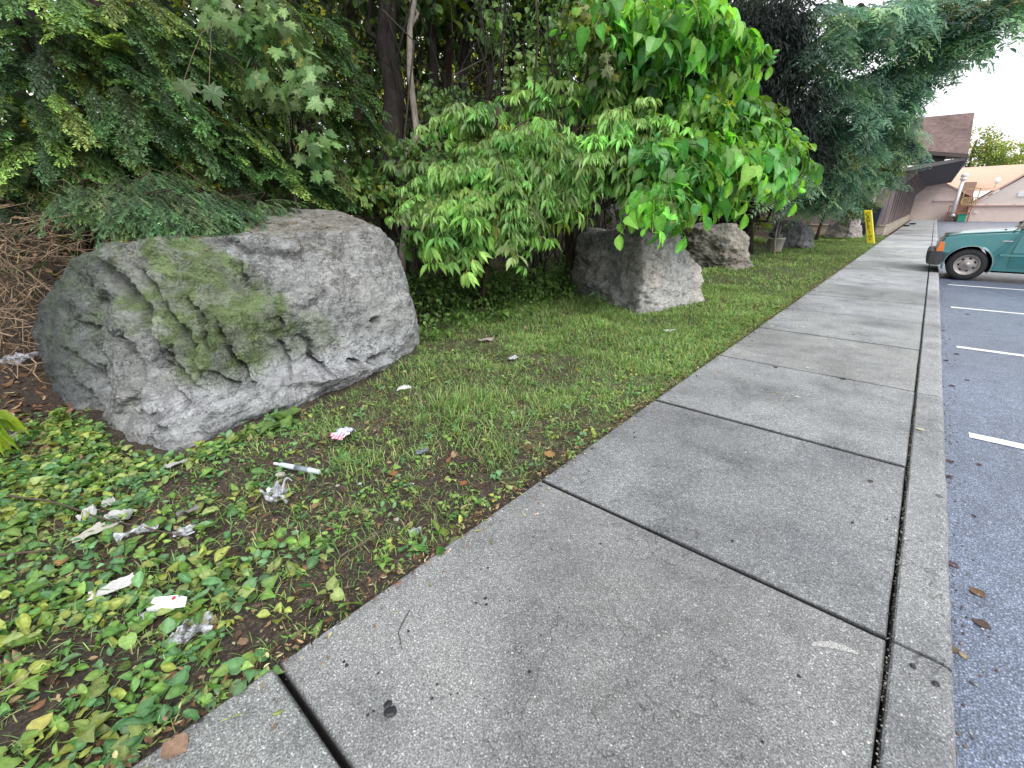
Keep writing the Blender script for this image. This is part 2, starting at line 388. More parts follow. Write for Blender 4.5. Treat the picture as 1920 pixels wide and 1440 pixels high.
def cl_pinnate(seed=0, L=.55, rl=.26, lf=(.055, .02), nl=7):
    r = np.random.default_rng(seed); mb = MB(); t = np.linspace(0, 1, 7)
    main = np.stack([r.normal()*.06*t, t*L, -.22*t**2+.04*t], 1); mb.tube(main, np.linspace(.005, .002, 7), 3, A(TWC)*.7, cap=False)
    P = []; D = []; N = []; C = []
    for k in range(8):
        u = .1+.9*k/7; p = main[int(u*6)]; sd = 1 if k % 2 else -1
        d = unit(A([sd*.8, .6, .0])+r.normal(size=3)*.25); ln = rl*r.uniform(.7, 1.15); b = r.uniform(.7, 1.3)
        s = unit(np.cross(d, A([0, 0, 1.])+r.normal(size=3)*.3))
        for j in range(nl):
            q = (j+.6)/nl; pp = p+d*ln*q+A([0, 0, -ln*.45*q*q])
            for g in (1, -1):
                P.append(pp); D.append(unit(s*g+d*.45+A([0, 0, -.35])+r.normal(size=3)*.12)); N.append(A([0, 0, 1.])+r.normal(size=3)*.3); C.append(b)
    P = A(P); D = A(D); N = A(N); n = len(P); sc = r.uniform(.8, 1.15, n)
    mb.inst(T_RHOMB, frames(D, N, lf[1]*sc, lf[0]*sc), P, np.repeat(A(C)[:, None], 3, 1)); return as_t(mb)
def cl_broad(seed=0, R=.3, n=14, size=.12, tmpl=T_OV, asp=.6):
    r = np.random.default_rng(seed); mb = MB(); P = r.normal(size=(n, 3))*R*.5; P[:, 1] += R*.6
    D = unit(P*A([1, 1, .3])+A([0, .2, -.25])+r.normal(size=(n, 3))*.3); N = A([0, 0, 1.])+r.normal(size=(n, 3))*.45
    sc = r.uniform(.6, 1.2, n)*size
    mb.inst(tmpl, frames(D, N, sc*asp, sc), P, np.repeat(r.uniform(.7, 1.3, (n, 1)), 3, 1)); return as_t(mb)

def place(mb, variants, P, az, tilt, sc, col):
    """bake clusters: P (n,3), azimuth of the outward direction, tilt down, scale, colour"""
    n = len(P); k = rng.integers(0, len(variants), n)
    Mx = rz(az-math.pi/2)@rx(-tilt)
    for i, v in enumerate(variants):
        q = k == i
        if q.any(): mb.inst(v, Mx[q]*sc[q][:, None, None], P[q], col[q])
def blob_pts(c, r, n, shell=.45):
    d = unit(rng.normal(size=(n, 3))); q = rng.uniform(shell**3, 1, n)**(1/3.)
    return A(c)+d*q[:, None]*A(r if hasattr(r, '__len__') else (r, r, r)), d
def curve(a, b, sag=0., n=7, wob=.05):
    a = A(a, float); b = A(b, float); t = np.linspace(0, 1, n)[:, None]; L = np.linalg.norm(b-a)
    w = rng.normal(size=(n, 3))*wob*L*.25; w[0] = w[-1] = 0
    return a*(1-t)+b*t+A([0, 0, 1.])*(-sag*L*4*t*(1-t))+w
def solo(mb, name, mat, label, cat, group=None, smooth=False, kind=None, bevel=0):
    v = np.concatenate(mb.v); lo = v.min(0); hi = v.max(0); c = A([(lo[0]+hi[0])/2, (lo[1]+hi[1])/2, lo[2]])
    mb.v = [q-c for q in mb.v]
    o = mb.build(name, mat, None, smooth, bevel); o.location = Vector(c.tolist())
    return tag(o, label, cat, group, kind)

# ================================================================ ground, pavement, road
WX0, WX1, KX = -1.372, 0.245, 0.425   # grass edge, kerb joint, kerb face
AZ = -0.13                            # asphalt level
def gz(x, y):
    x = np.asarray(x, float); y = np.asarray(y, float); p = np.stack([x, y, x*0], -1).reshape(-1, 3)
    n = (fbm(p*1.1, 3, 5)*.035+fbm(p*6, 2, 9)*.010).reshape(x.shape)
    e = sstep(-1.40, -1.9, x)
    return -0.035+.03*e+n*(.35+.65*e)+np.maximum(0, -x-5.2)*.13+np.maximum(0, -x-8)*.1

mb = MB()
def quad(x0, y0, x1, y1, z, **k): mb.faces([(x0, y0, z), (x1, y0, z), (x1, y1, z), (x0, y1, z)], [(0, 1, 2, 3)], **k)
quad(-200, -120, 200, 260, -.30, col=(.9, 1.0, .6))
struct(mb.build('ground', SOIL))
# fine bank of soil beside the path
gx = np.concatenate([np.linspace(-1.36, -5.6, 150), np.linspace(-5.7, -22, 60)]); gy = np.concatenate([np.linspace(-9, -1.6, 30), np.linspace(-1.5, 6, 250), np.linspace(6.1, 31, 150)])
GX, GY = np.meshgrid(gx, gy, indexing='ij'); GZ = gz(GX, GY)
GZ += sstep(5.5, 9, -GX)*0
nx, ny = GX.shape
idx = np.arange(nx*ny).reshape(nx, ny)
fq = np.stack([idx[:-1, :-1], idx[:-1, 1:], idx[1:, 1:], idx[1:, :-1]], -1).reshape(-1, 4)
pp = np.stack([GX, GY, GZ], -1).reshape(-1, 3)
sc_ = 1+.25*fbm(pp*A([.8, .8, 0]), 3, 2)
gr_ = sstep(1.0, 4.5, pp[:, 1])*sstep(-5.2, -4.2, pp[:, 0])
colS = np.stack([1.0+gr_*.2, 1.0+gr_*.9, 1.0+gr_*.0], -1)*sc_[:, None]
mb = MB(); mb.raw(pp, fq.ravel(), np.full(len(fq), 4), colS); struct(mb.build('soil_bank', SOIL, smooth=True))

mb = MB()
quad(KX-.02, -14, 60, 120, AZ); quad(-40, 62.5, KX-.02, 120, AZ)
struct(mb.build('parking_lot', ASPH))
# painted bay lines, slightly worn
PAINT = (lambda t: t.done(t.n('MixShader', {0: t.ramp(t.noise(45, 5, .75), [(.30, 0.0), (.42, 1.0)]), 1: t.n('BsdfTransparent').outputs[0],
        2: t.bsdf(t.ramp(t.noise(6, 4), [(.3, (.62, .63, .66)), (.7, (.84, .84, .86))]), .6, .4)}).outputs[0]))(NT('worn_white_paint'))
mb = MB()
for k in range(-3, 18):
    y = 4.465+k*2.93
    n = 24; xs = np.linspace(.585, 5.3, n); w = .05+rng.normal(size=n)*.0025
    v = [(xs[i], y-w[i], AZ+.004) for i in range(n)]+[(xs[i], y+w[i], AZ+.004) for i in range(n)]
    mb.faces(v, [(i, i+1, n+i+1, n+i) for i in range(n-1)])
struct(mb.build('bay_markings', PAINT))

# sidewalk slabs, each a real slab with an eased edge; joint gaps show dirt
JY = [.28-1.53*k for k in range(9, 0, -1)]+[.28, 1.79, 3.32, 4.87, 6.40]
while JY[-1] < 62: JY.append(JY[-1]+1.53)
def slab(mb, x0, y0, x1, y1, top, dep, g=.0095, e=.012, tint=(1, 1, 1)):
    x0 += g; x1 -= g; y0 += g; y1 -= g
    nx_ = max(2, int((x1-x0)/.2)); ny_ = max(2, int((y1-y0)/.2))
    def ring(ins, z):
        a = [(x0+ins+(x1-x0-2*ins)*i/nx_, y0+ins) for i in range(nx_)]+[(x1-ins, y0+ins+(y1-y0-2*ins)*i/ny_) for i in range(ny_)]
        a += [(x1-ins-(x1-x0-2*ins)*i/nx_, y1-ins) for i in range(nx_)]+[(x0+ins, y1-ins-(y1-y0-2*ins)*i/ny_) for i in range(ny_)]
        return [(p+rng.normal()*.0012, q+rng.normal()*.0012, z) for p, q in a]
    r0 = ring(0, top-dep); r1 = ring(0, top-e); r2 = ring(e*.35, top-e*.3); r3 = ring(e, top); n = len(r0)
    f = [(k*n+i, k*n+(i+1) % n, (k+1)*n+(i+1) % n, (k+1)*n+i) for k in range(3) for i in range(n)]+[tuple(3*n+i for i in range(n))]
    mb.faces(r0+r1+r2+r3, f, np.repeat(A(tint)[None]*A([[.10], [.16], [.55], [1.]]), n, 0))
CB = A([.222, .230, .238])
mb = MB()
for a, b in zip(JY[:-1], JY[1:]):
    tb = CB*rng.uniform(.90, 1.06); tb = tb*A([1, rng.uniform(.99, 1.015), rng.uniform(.95, 1.03)])
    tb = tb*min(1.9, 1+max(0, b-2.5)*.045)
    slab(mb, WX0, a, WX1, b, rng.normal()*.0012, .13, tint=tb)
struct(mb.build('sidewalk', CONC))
mb = MB(); KJ = [1.79-3.06*k for k in range(5, -1, -1)]
while KJ[-1] < 62: KJ.append(KJ[-1]+3.06)
for a, b in zip(KJ[:-1], KJ[1:]):
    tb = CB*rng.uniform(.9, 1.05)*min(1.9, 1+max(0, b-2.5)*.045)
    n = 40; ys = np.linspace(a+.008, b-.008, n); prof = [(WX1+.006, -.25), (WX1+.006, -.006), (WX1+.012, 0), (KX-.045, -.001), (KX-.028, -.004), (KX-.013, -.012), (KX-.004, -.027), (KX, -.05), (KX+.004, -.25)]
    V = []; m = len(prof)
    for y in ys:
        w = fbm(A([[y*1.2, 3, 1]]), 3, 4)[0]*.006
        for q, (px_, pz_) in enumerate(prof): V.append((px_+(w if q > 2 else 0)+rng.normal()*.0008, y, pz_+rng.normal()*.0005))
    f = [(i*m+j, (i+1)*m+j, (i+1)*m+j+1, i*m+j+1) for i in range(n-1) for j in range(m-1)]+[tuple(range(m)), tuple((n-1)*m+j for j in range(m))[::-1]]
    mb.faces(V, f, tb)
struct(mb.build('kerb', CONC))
mb = MB(); quad(WX0-.1, -14, KX-.02, 63, -.055, col=(.05, .045, .045)); struct(mb.build('joint_dirt', SOIL))

# chalk smear on the near slab
mb = MB(); c0 = on(1522, 1207, .004); c1 = on(1612, 1222, .004); n = 30
CH = (lambda t: t.done(t.n('MixShader', {0: t.ramp(t.noise(220, 4, .8), [(.42, 0.0), (.56, .8)]), 1: t.n('BsdfTransparent').outputs[0], 2: t.bsdf((.62, .62, .6), .9, .1)}).outputs[0]))(NT('chalk_dust'))
V = []
for i in range(n):
    u = i/(n-1); p = c0*(1-u)+c1*u; w = .012*math.sin(math.pi*min(1, .15+u*.85))+.004; off = .012*math.sin(u*4)
    V += [(p[0], p[1]+off-w, .0035), (p[0], p[1]+off+w, .0035)]
mb.faces(V, [(2*i, 2*i+1, 2*i+3, 2*i+2) for i in range(n-1)]); struct(mb.build('chalk_mark', CH))

# ================================================================ boulders
def rock(name, hulls, centre, disp, colf, N=120, label='', soft=.35, group='boulders along the grass strip'):
    C0 = A(centre, float); g = np.linspace(-1, 1, N); a, b = np.meshgrid(np.tan(g*math.pi/4), np.tan(g*math.pi/4), indexing='ij'); o = np.ones_like(a)
    sides = [(o, a, b), (-o, b, a), (b, o, a), (a, -o, b), (a, b, o), (b, a, -o)]
    V = []; F = []; off = 0; ii = np.arange(N*N).reshape(N, N)
    for s_ in sides:
        V.append(np.stack(s_, -1).reshape(-1, 3)); F.append(np.stack([ii[:-1, :-1], ii[1:, :-1], ii[1:, 1:], ii[:-1, 1:]], -1).reshape(-1, 4)+off); off += N*N
    d = unit(np.concatenate(V)); F = np.concatenate(F)
    R = np.zeros(len(d))
    for pts in hulls:
        bm = bmesh.new()
        for p in pts: bm.verts.new([float(q) for q in (A(p)-C0)])
        bmesh.ops.convex_hull(bm, input=bm.verts); 
        bm.normal_update(); P0 = A([f.verts[0].co[:] for f in bm.faces]); NN = A([f.normal[:] for f in bm.faces]); bm.free()
        h = (P0*NN).sum(1)
        if (((C0*0+A(pts).mean(0)-C0)*NN).sum(1) > h).mean() > .5: NN = -NN; h = -h
        dn = d@NN.T; r = np.where(dn > 1e-4, h[None]/np.maximum(dn, 1e-4), 50.)
        ent = np.where(dn < -1e-4, h[None]/np.minimum(dn, -1e-4), -50.).max(1); okk = (ent < r.min(1))
        k = 1/soft*8; m_ = r.min(1); rs = m_-np.log(np.exp(-k*np.minimum(r-m_[:, None], 20)).sum(1))/k   # soft minimum rounds the arrises
        R = np.maximum(R, np.where(okk, rs, 0))
    P = C0+d*R[:, None]
    # normal estimate from a blurred radial surface
    q, cav = disp(P, d)
    P2 = P+d*q[:, None]
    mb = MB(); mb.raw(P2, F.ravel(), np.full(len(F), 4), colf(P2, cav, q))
    # weld the cube seams
    o_ = solo(mb, name, ROCK, label, 'boulder', group, smooth=True)
    bm = bmesh.new(); bm.from_mesh(o_.data); bmesh.ops.remove_doubles(bm, verts=bm.verts, dist=1e-5); bmesh.ops.recalc_face_normals(bm, faces=bm.faces); bm.to_mesh(o_.data); bm.free()
    return o_

# --- the big mossy boulder, sculpted from measured outline points and crease lines
H1 = [on(142, 787, -.1), on(200, 822, -.1), on(225, 850, -.1), on(312, 862, -.1), on(400, 832, -.1), on(483, 800, -.1), on(542, 778, -.1), on(708, 716, -.1), on(785, 662, -.1),
      (-5.4, 4.0, -.12), (-6.2, 1.0, -.12), (-6.3, 3.0, -.12), on(104, 746, 0)+A([-.15, 0, 0]),
      at(126, 490, 3.75), at(84, 556, 3.85), at(56, 600, 3.95), at(56, 632, 3.95), at(190, 462, 3.5), at(300, 446, 3.38), at(430, 445, 3.55), at(560, 440, 3.95), at(690, 428, 4.55), at(722, 440, 4.75),
      at(390, 402, 4.4), at(470, 393, 4.75), at(545, 388, 5.0), at(617, 391, 5.2), at(645, 400, 5.25), at(705, 422, 5.2), at(742, 458, 4.95), at(768, 550, 4.8), at(783, 606, 4.85),
      at(640, 600, 4.2), at(500, 620, 3.62), at(380, 640, 3.22), at(250, 650, 3.12), (-5.9, 1.6, 1.15), (-5.9, 3.0, 1.1)]
H1b = [on(222, 812, 0), on(225, 852, -.1), on(312, 868, -.1), on(440, 822, -.1), on(600, 762, -.1), at(240, 790, 3.06), at(330, 790, 3.02), at(450, 760, 3.22), at(600, 722, 3.65), on(740, 700, -.1), at(745, 680, 4.55), (-5, 1.2, .1), (-5, 3, .1), (-4.6, .8, -.1)]
CREASE = [ # polyline in measured pixels, depth (m), width (px)
 ([(179, 471), (217, 504), (250, 550), (271, 600), (292, 650), (317, 692), (350, 717), (379, 737)], .12, 60),
 ([(262, 485), (292, 529), (308, 567), (333, 608), (358, 642), (375, 683), (387, 722)], .10, 50),
 ([(346, 550), (371, 583), (381, 625), (392, 662)], .05, 26), ([(400, 600), (429, 642), (442, 675), (463, 704), (500, 717)], .06, 34),
 ([(525, 590), (540, 626)], .045, 22), ([(400, 700), (458, 731), (512, 717), (583, 708), (625, 696)], .085, 44), ([(655, 682), (700, 664), (740, 648)], .045, 24),
 ([(150, 495), (183, 567), (196, 617), (233, 675), (250, 717), (246, 755)], .15, 46), ([(140, 510), (154, 575), (167, 617), (190, 655)], .09, 24),
 ([(83, 583), (100, 633), (137, 683), (175, 733), (205, 772)], .13, 34), ([(233, 520), (242, 583), (258, 633), (287, 717)], .08, 30), ([(78, 635), (108, 704), (150, 754), (187, 796)], .12, 30),
 ([(246, 745), (267, 787), (304, 815)], .07, 40), ([(575, 628), (583, 671), (620, 690)], .035, 18), ([(446, 482), (454, 510), (470, 530)], .03, 24), ([(112, 540), (128, 600), (160, 660), (196, 720), (222, 765)], .10, 28),
 ([(205, 500), (222, 560), (232, 600)], .035, 20), ([(300, 740), (340, 760), (372, 762)], .03, 20), ([(530, 640), (548, 668), (540, 700)], .04, 22), ([(310, 640), (330, 690), (345, 715)], .04, 22), ([(617, 546), (575, 580), (530, 596)], .02, 30),
 ([(400, 455), (520, 470), (600, 466)], .018, 16)]
def px_of(P):
    v = P-EYE; z = v@FW; return np.stack([960+FPX*(v@RT)/z, 720-FPX*(v@UP)/z], 1)
def disp1(P, d):
    x, y, z = P.T; g = np.zeros(len(P)); cav = np.zeros(len(P))
    front = sstep(-.35, -.05, -(unit(P-EYE)*d).sum(1)); uv = px_of(P)
    wp = np.stack([fbm(P*3.2, 4, 71), fbm(P*3.2, 4, 72)], 1)*15+np.stack([fbm(P*16, 3, 73), fbm(P*16, 3, 74)], 1)*5; q = uv+wp
    for L, dep, wd in CREASE:
        dep, wd = dep*1.95, wd*1.1
        L = A(L, float); best = np.full(len(P), 1e9); sg = np.zeros(len(P)); al = np.zeros(len(P)); seg = np.linalg.norm(np.diff(L, axis=0), axis=1); cum = np.concatenate([[0], np.cumsum(seg)])/seg.sum()
        for i in range(len(L)-1):
            a, b = L[i], L[i+1]; ab = b-a; t = np.clip(((q-a)@ab)/(ab@ab), 0, 1); dd = q-a-t[:, None]*ab; r = np.hypot(*dd.T); k = r < best
            best[k] = r[k]; sg[k] = (ab[0]*dd[:, 1]-ab[1]*dd[:, 0])[k]; al[k] = (cum[i]+t*(cum[i+1]-cum[i]))[k]
        amp = np.minimum(1, 6*np.minimum(al, 1-al)+.12)*front*(.75+.5*fbm(P*4, 2, 75))
        s = np.where(sg > 0, best, -best)
        f = np.where(s > 0, np.exp(-(s/wd)**1.3), sstep(-4.5, 1.5, s))
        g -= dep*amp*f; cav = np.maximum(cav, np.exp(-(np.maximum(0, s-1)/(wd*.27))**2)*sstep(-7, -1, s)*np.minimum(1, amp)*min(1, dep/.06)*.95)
        g += dep*.30*amp*np.exp(-((s+wd*.3)/(wd*.35))**2)
    sp = fbm(P*A([3.2, 3.2, 5.5]), 4, 7); stp = np.round(sp*5)/5; g += (stp*.5+sp*.5)*.030
    rg = ridged(P*A([5, 5, 8]), 4, 9); g += (rg-.5)*.020+fbm(P*14, 3, 14)*.010+fbm(P*45, 2, 15)*.003+ridged(P*22, 2, 19)*.004
    sc1 = ridged(np.stack([(y+z*.8)*2.6, (z-y*.5)*5.0, x*1.5], 1)+fbm(P*2, 2, 51)[:, None]*.6, 3, 17); g -= np.maximum(0, sc1-.80)*.30
    g += .05*np.exp(-((uv[:, 1]-598)/38)**2-((uv[:, 0]-520)/110)**2)*front
    rim = np.interp(uv[:, 0], [150, 180, 300, 560, 690, 730], [480, 458, 446, 440, 424, 440]); g += .022*np.exp(-((uv[:, 1]-rim-7)/9)**2)*front*sstep(150, 190, uv[:, 0])*sstep(760, 700, uv[:, 0])-.012*np.exp(-((uv[:, 1]-rim+8)/8)**2)*front
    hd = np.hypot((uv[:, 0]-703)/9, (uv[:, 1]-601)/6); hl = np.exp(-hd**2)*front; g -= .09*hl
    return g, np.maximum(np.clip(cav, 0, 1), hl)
def col1(P, cav, q):
    x, y, z = P.T; uv = px_of(P); n1, n2_, n3 = fbm(P*2.2, 4, 62), fbm(P*7, 4, 64), fbm(P*1.3, 3, 61)
    base = np.tile(A([.30, .31, .31]), (len(P), 1)); warm = sstep(-.1, .4, n3)[:, None]; base = base*(1-.3*warm)+A([.235, .22, .19])*.3*warm
    u, v = uv[:, 0]+n1*90, uv[:, 1]+fbm(P*2.2, 4, 63)*70
    moss = sstep(1.15, .55, np.hypot((u-(385+(v-560)*.25))/150, (v-575)/165))*(.65+.6*sstep(-.3, .3, n2_))
    moss = np.maximum(moss, sstep(330, 200, u)*sstep(760, 560, v)*.55*(.5+.6*sstep(-.2, .3, n2_))); moss = np.maximum(moss, sstep(1.2, .6, np.hypot((u-560)/70, (v-640)/40))*.4)
    m = np.clip(moss, 0, .93)[:, None]*(1-.25*np.clip(cav, 0, 1)[:, None]); base = base*(1-m)+A([.125, .175, .068])*(1+.3*n2_[:, None])*m
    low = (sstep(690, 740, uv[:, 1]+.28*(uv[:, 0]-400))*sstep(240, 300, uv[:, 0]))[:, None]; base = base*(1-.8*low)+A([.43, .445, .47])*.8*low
    pale = (sstep(.0, .35, fbm(P*A([2, 2, 5]), 4, 66))*sstep(480, 620, uv[:, 0]))[:, None]; base = base*(1-.35*pale)+A([.45, .45, .44])*.35*pale
    v3 = sstep(.75, .9, ridged(P*A([1.5, 3, 5]), 3, 68))[:, None]*sstep(600, 680, uv[:, 0])[:, None]; base = base*(1-.5*v3)+A([.5, .49, .46])*.5*v3
    left = sstep(260, 90, uv[:, 0])[:, None]; base = base*(1-.62*left)*(1-left*A([.06, .0, -.04]))  # shade over the left end put into the rock colour
    rim = np.interp(uv[:, 0], [180, 300, 560, 690, 730], [458, 446, 440, 424, 424]); tp_ = sstep(4, -5, uv[:, 1]-rim+n1*10)[:, None]; base = base*(1-tp_*A([.22, .26, .33]))  # top plane shaded darker in the colour so the rim reads
    return base*(1-.88*np.clip(cav, 0, 1)[:, None])*(1+.2*fbm(P*6, 3, 67))[:, None]  # shade of creases and hollows painted into the vertex colour through cav
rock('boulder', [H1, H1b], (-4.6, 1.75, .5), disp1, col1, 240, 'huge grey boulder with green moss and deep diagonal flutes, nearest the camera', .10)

def gen_rock(c, H, label, N, seed, base=(.30, .30, .29), dark=None, moss=0., amp=1., step=1.0):
    def dsp(P, d):
        sp = fbm(P*A([2.2, 2.2, 3.4])+seed, 4, seed); st = np.round(sp*4)/4
        g = (st*.5*step+sp*.5)*.10*amp+(ridged(P*3.2+seed, 4, seed+2)-.5)*.06*amp+fbm(P*11, 3, seed+3)*.014+fbm(P*30, 2, seed+5)*.004
        rr = ridged(P*A([3, 3, 6])+seed, 3, seed+8); g -= np.maximum(0, rr-.72)*.30*amp
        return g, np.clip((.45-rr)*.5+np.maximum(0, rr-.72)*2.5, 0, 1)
    def cf(P, cav, q):
        b = np.tile(A(base), (len(P), 1))*(1+.25*fbm(P*1.5, 3, seed+4))[:, None]
        b = b*(1+A([.05, 0, -.05])*sstep(-.2, .3, fbm(P*1.1, 2, seed+9))[:, None])
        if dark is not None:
            k = dark(P); b = b*(1-.55*k[:, None])  # shade of the left face painted into the colour
        if moss:
            m = moss*sstep(0, .4, fbm(P*2, 3, seed+6)); b = b*(1-m[:, None])+A([.10, .13, .05])*m[:, None]
        return b*(1-.5*np.clip(cav, 0, 1)[:, None])  # crack shade painted into the vertex colour
    return rock('boulder', [H], c, dsp, cf, N, label, .25)
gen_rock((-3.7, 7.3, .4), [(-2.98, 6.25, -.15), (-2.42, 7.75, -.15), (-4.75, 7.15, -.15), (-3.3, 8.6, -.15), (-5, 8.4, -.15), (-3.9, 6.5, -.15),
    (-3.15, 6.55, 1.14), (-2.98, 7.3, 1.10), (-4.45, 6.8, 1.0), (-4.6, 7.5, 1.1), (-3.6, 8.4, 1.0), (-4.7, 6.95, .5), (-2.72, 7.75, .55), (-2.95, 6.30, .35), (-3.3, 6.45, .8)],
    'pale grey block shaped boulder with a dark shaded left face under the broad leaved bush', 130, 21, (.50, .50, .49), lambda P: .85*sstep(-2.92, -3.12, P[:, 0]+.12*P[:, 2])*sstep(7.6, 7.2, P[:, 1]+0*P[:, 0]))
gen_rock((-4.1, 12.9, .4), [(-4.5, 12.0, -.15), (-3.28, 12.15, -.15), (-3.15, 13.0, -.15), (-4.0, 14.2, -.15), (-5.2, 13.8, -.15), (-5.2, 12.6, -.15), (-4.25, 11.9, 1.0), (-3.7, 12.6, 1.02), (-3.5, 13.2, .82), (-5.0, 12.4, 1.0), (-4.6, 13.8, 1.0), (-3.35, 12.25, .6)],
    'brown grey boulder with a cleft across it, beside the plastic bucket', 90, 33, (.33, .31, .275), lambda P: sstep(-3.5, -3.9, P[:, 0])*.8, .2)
gen_rock((-3.6, 20.3, .4), [(-4.4, 19.3, -.15), (-3.1, 19.6, -.15), (-2.95, 20.6, -.15), (-3.6, 21.6, -.15), (-4.8, 21, -.15), (-4.1, 19.4, .95), (-3.5, 19.7, .9), (-3.25, 20.6, .7), (-4.5, 20.8, 1.0), (-3.15, 19.9, .35)],
    'dark mottled boulder just beyond the plastic bucket', 70, 45, (.22, .23, .24), None, .3)
gen_rock((-2.9, 27.6, .4), [(-3.7, 26.9, -.15), (-2.5, 26.9, -.15), (-2.15, 27.7, -.15), (-2.7, 28.8, -.15), (-3.9, 28.6, -.15), (-3.0, 27.2, 1.15), (-2.7, 27.8, 1.05), (-3.5, 27.7, 1.2), (-2.35, 27.6, .5)],
    'farthest boulder, rounded and pinkish grey, next to the yellow post', 60, 57, (.5, .46, .45), None, .15)
# ================================================================ cluster libraries
SHOOTS = [cl_shoot(L, (.040, .017), .013, True, 1.5, s) for s, L in enumerate((.45, .55, .65, .5))]
FINE = [cl_shoot(L, (.022, .008), .008, True, 1.25, 20+s) for s, L in enumerate((.35, .45, .4))]
BOXE = [cl_compound(s, .50, (.165, .05)) for s in range(6)]
HEART = [cl_heart(s, .5, .26, 8+s % 3) for s in range(5)]
PINN = [cl_pinnate(s) for s in range(5)]
PINNB = [cl_pinnate(s+9, .7, .42, (.15, .05), 6) for s in range(4)]
BROAD = [cl_broad(s, .3, 14, .13) for s in range(4)]
BROADH = [cl_broad(s+7, .3, 10, .17, T_HEART, .8) for s in range(3)]
BIG = [cl_broad(s+20, .6, 12, .34, T_OV, .65) for s in range(3)]

def crown(mb, blobs, lib, n, col, sc=(.8, 1.2), tilt=.3, face=(1., .15), shell=.35, spread=1.1, v=.22, outw=.6):
    """fill a list of ellipsoids (centre, radii, weight) with leaf clusters"""
    W = A([b[2] if len(b) > 2 else 1. for b in blobs], float); W /= W.sum()
    fa = math.atan2(face[1], face[0])
    for b, w in zip(blobs, W):
        m = max(1, int(n*w)); P, d = blob_pts(b[0], b[1], m, shell)
        az = np.arctan2(d[:, 1]*outw+math.sin(fa)*.6+rng.normal(size=m)*.35*spread, d[:, 0]*outw+math.cos(fa)*.6+rng.normal(size=m)*.35*spread)
        cc = jit((1, 1, 1), m, v)*A(pick(col, m, .08)); q_ = rng.random(m) < .02; cc[q_] = cc[q_]*A([1.7, .95, .6])
        place(mb, lib, P, az, tilt+rng.normal(size=m)*.25, rng.uniform(sc[0], sc[1], m), cc)

def tree(name, label, cat, base, top, r0, r1, blobs, lib, n, col, mat=LEAF, bark=BARK_DK, group=None, limbs=True, crownname='crown', ktr=10, lr=.02, **kw):
    base = A(base, float); top = A(top, float)
    t = thing(name, label, cat, base, group)
    tr = MB(); path = curve(base-A([0, 0, .1]), top, 0, 12, .03); tr.tube(path, np.linspace(r0*1.0, r1, 12)*A([1.35, 1.08]+[1]*10), ktr, wob=.08)
    tr.build('trunk', bark, t, True)
    if limbs and blobs:
        for b in blobs:
            c = A(b[0], float); hz = np.clip((c[2]-base[2])*.75, .2, top[2]-base[2]); k = int(hz/(top[2]-base[2]+1e-6)*11); k = min(10, max(1, k)); lb = MB()
            pt = curve(path[k], c+A([0, 0, .1]), -.06, 8, .14); lb.tube(pt, np.linspace(max(lr, r1*.5), lr*.25, 8), 6)
            for q in range(5):
                a = pt[3+q % 5]; e = c+rng.normal(size=3)*A(b[1] if hasattr(b[1], '__len__') else (b[1],)*3)*.6
                lb.tube(curve(a, e, -.04, 6, .18), np.linspace(lr*.4, lr*.12, 6), 4)
            lb.build('branch', bark, t, True)
    if blobs:
        mb = MB(); crown(mb, blobs, lib, n, col, **kw); mb.build(crownname, mat, t)
    return t

# ================================================================ left: overhanging evergreen with arching shoots
YEW = [(.13, .25, .08), (.09, .19, .065), (.24, .38, .10), (.06, .13, .05)]
bl = [(at(90, 60, 4.5), (.55, .6, .45), 1.2), (at(260, 60, 4.7), (.5, .55, .45), 1.2), (at(110, 230, 4.6), (.5, .5, .4), 1), (at(290, 200, 4.7), (.5, .55, .4), 1.3),
      (at(60, 330, 5.0), (.4, .45, .2), .6), (at(430, 110, 5.6), (.5, .6, .5), 1.0), (at(430, 270, 5.4), (.4, .5, .3), .8), (at(560, 60, 6.2), (.5, .6, .5), .8), (at(560, 310, 5.9), (.35, .45, .22), .5),
      (at(640, 200, 6.2), (.35, .4, .35), .45), (at(210, 300, 4.9), (.45, .5, .22), .8)]
tree('yew_tree', 'dark evergreen with arching small leaved shoots hanging over the huge mossy boulder', 'tree', (-7.6, 1.0, gz(-7.6, 1.0)), at(150, -450, 7.4), .10, .05, bl, SHOOTS, 700, YEW,
     LEAF, BARK_BR, sc=(.75, 1.25), tilt=.55, face=(.75, .65), shell=.2, lr=.02)
# feathery low spray lying on the boulder's top
HEM = [(.13, .26, .11), (.09, .20, .09), (.18, .32, .14)]
bl = [(at(235, 375, 3.75), (.2, .26, .10), 1.0), (at(300, 385, 3.7), (.18, .26, .10), 1.5), (at(350, 405, 3.65), (.12, .2, .09), 1.3), (at(390, 372, 3.95), (.15, .25, .07), .8), (at(290, 340, 4.1), (.25, .35, .12), 1), (at(500, 380, 4.6), (.1, .22, .03), .3), (at(160, 360, 4.1), (.22, .28, .12), .7)]
tree('hemlock_tree', 'feathery blue green hemlock drooping onto the top of the mossy boulder', 'tree', (-7.4, .8, gz(-7.4, .8)), (-7.0, .9, 3.4), .07, .03, bl, FINE, 520, HEM,
     LEAF, BARK_BR, sc=(.8, 1.2), tilt=.55, face=(.6, .8), shell=.1, lr=.014)
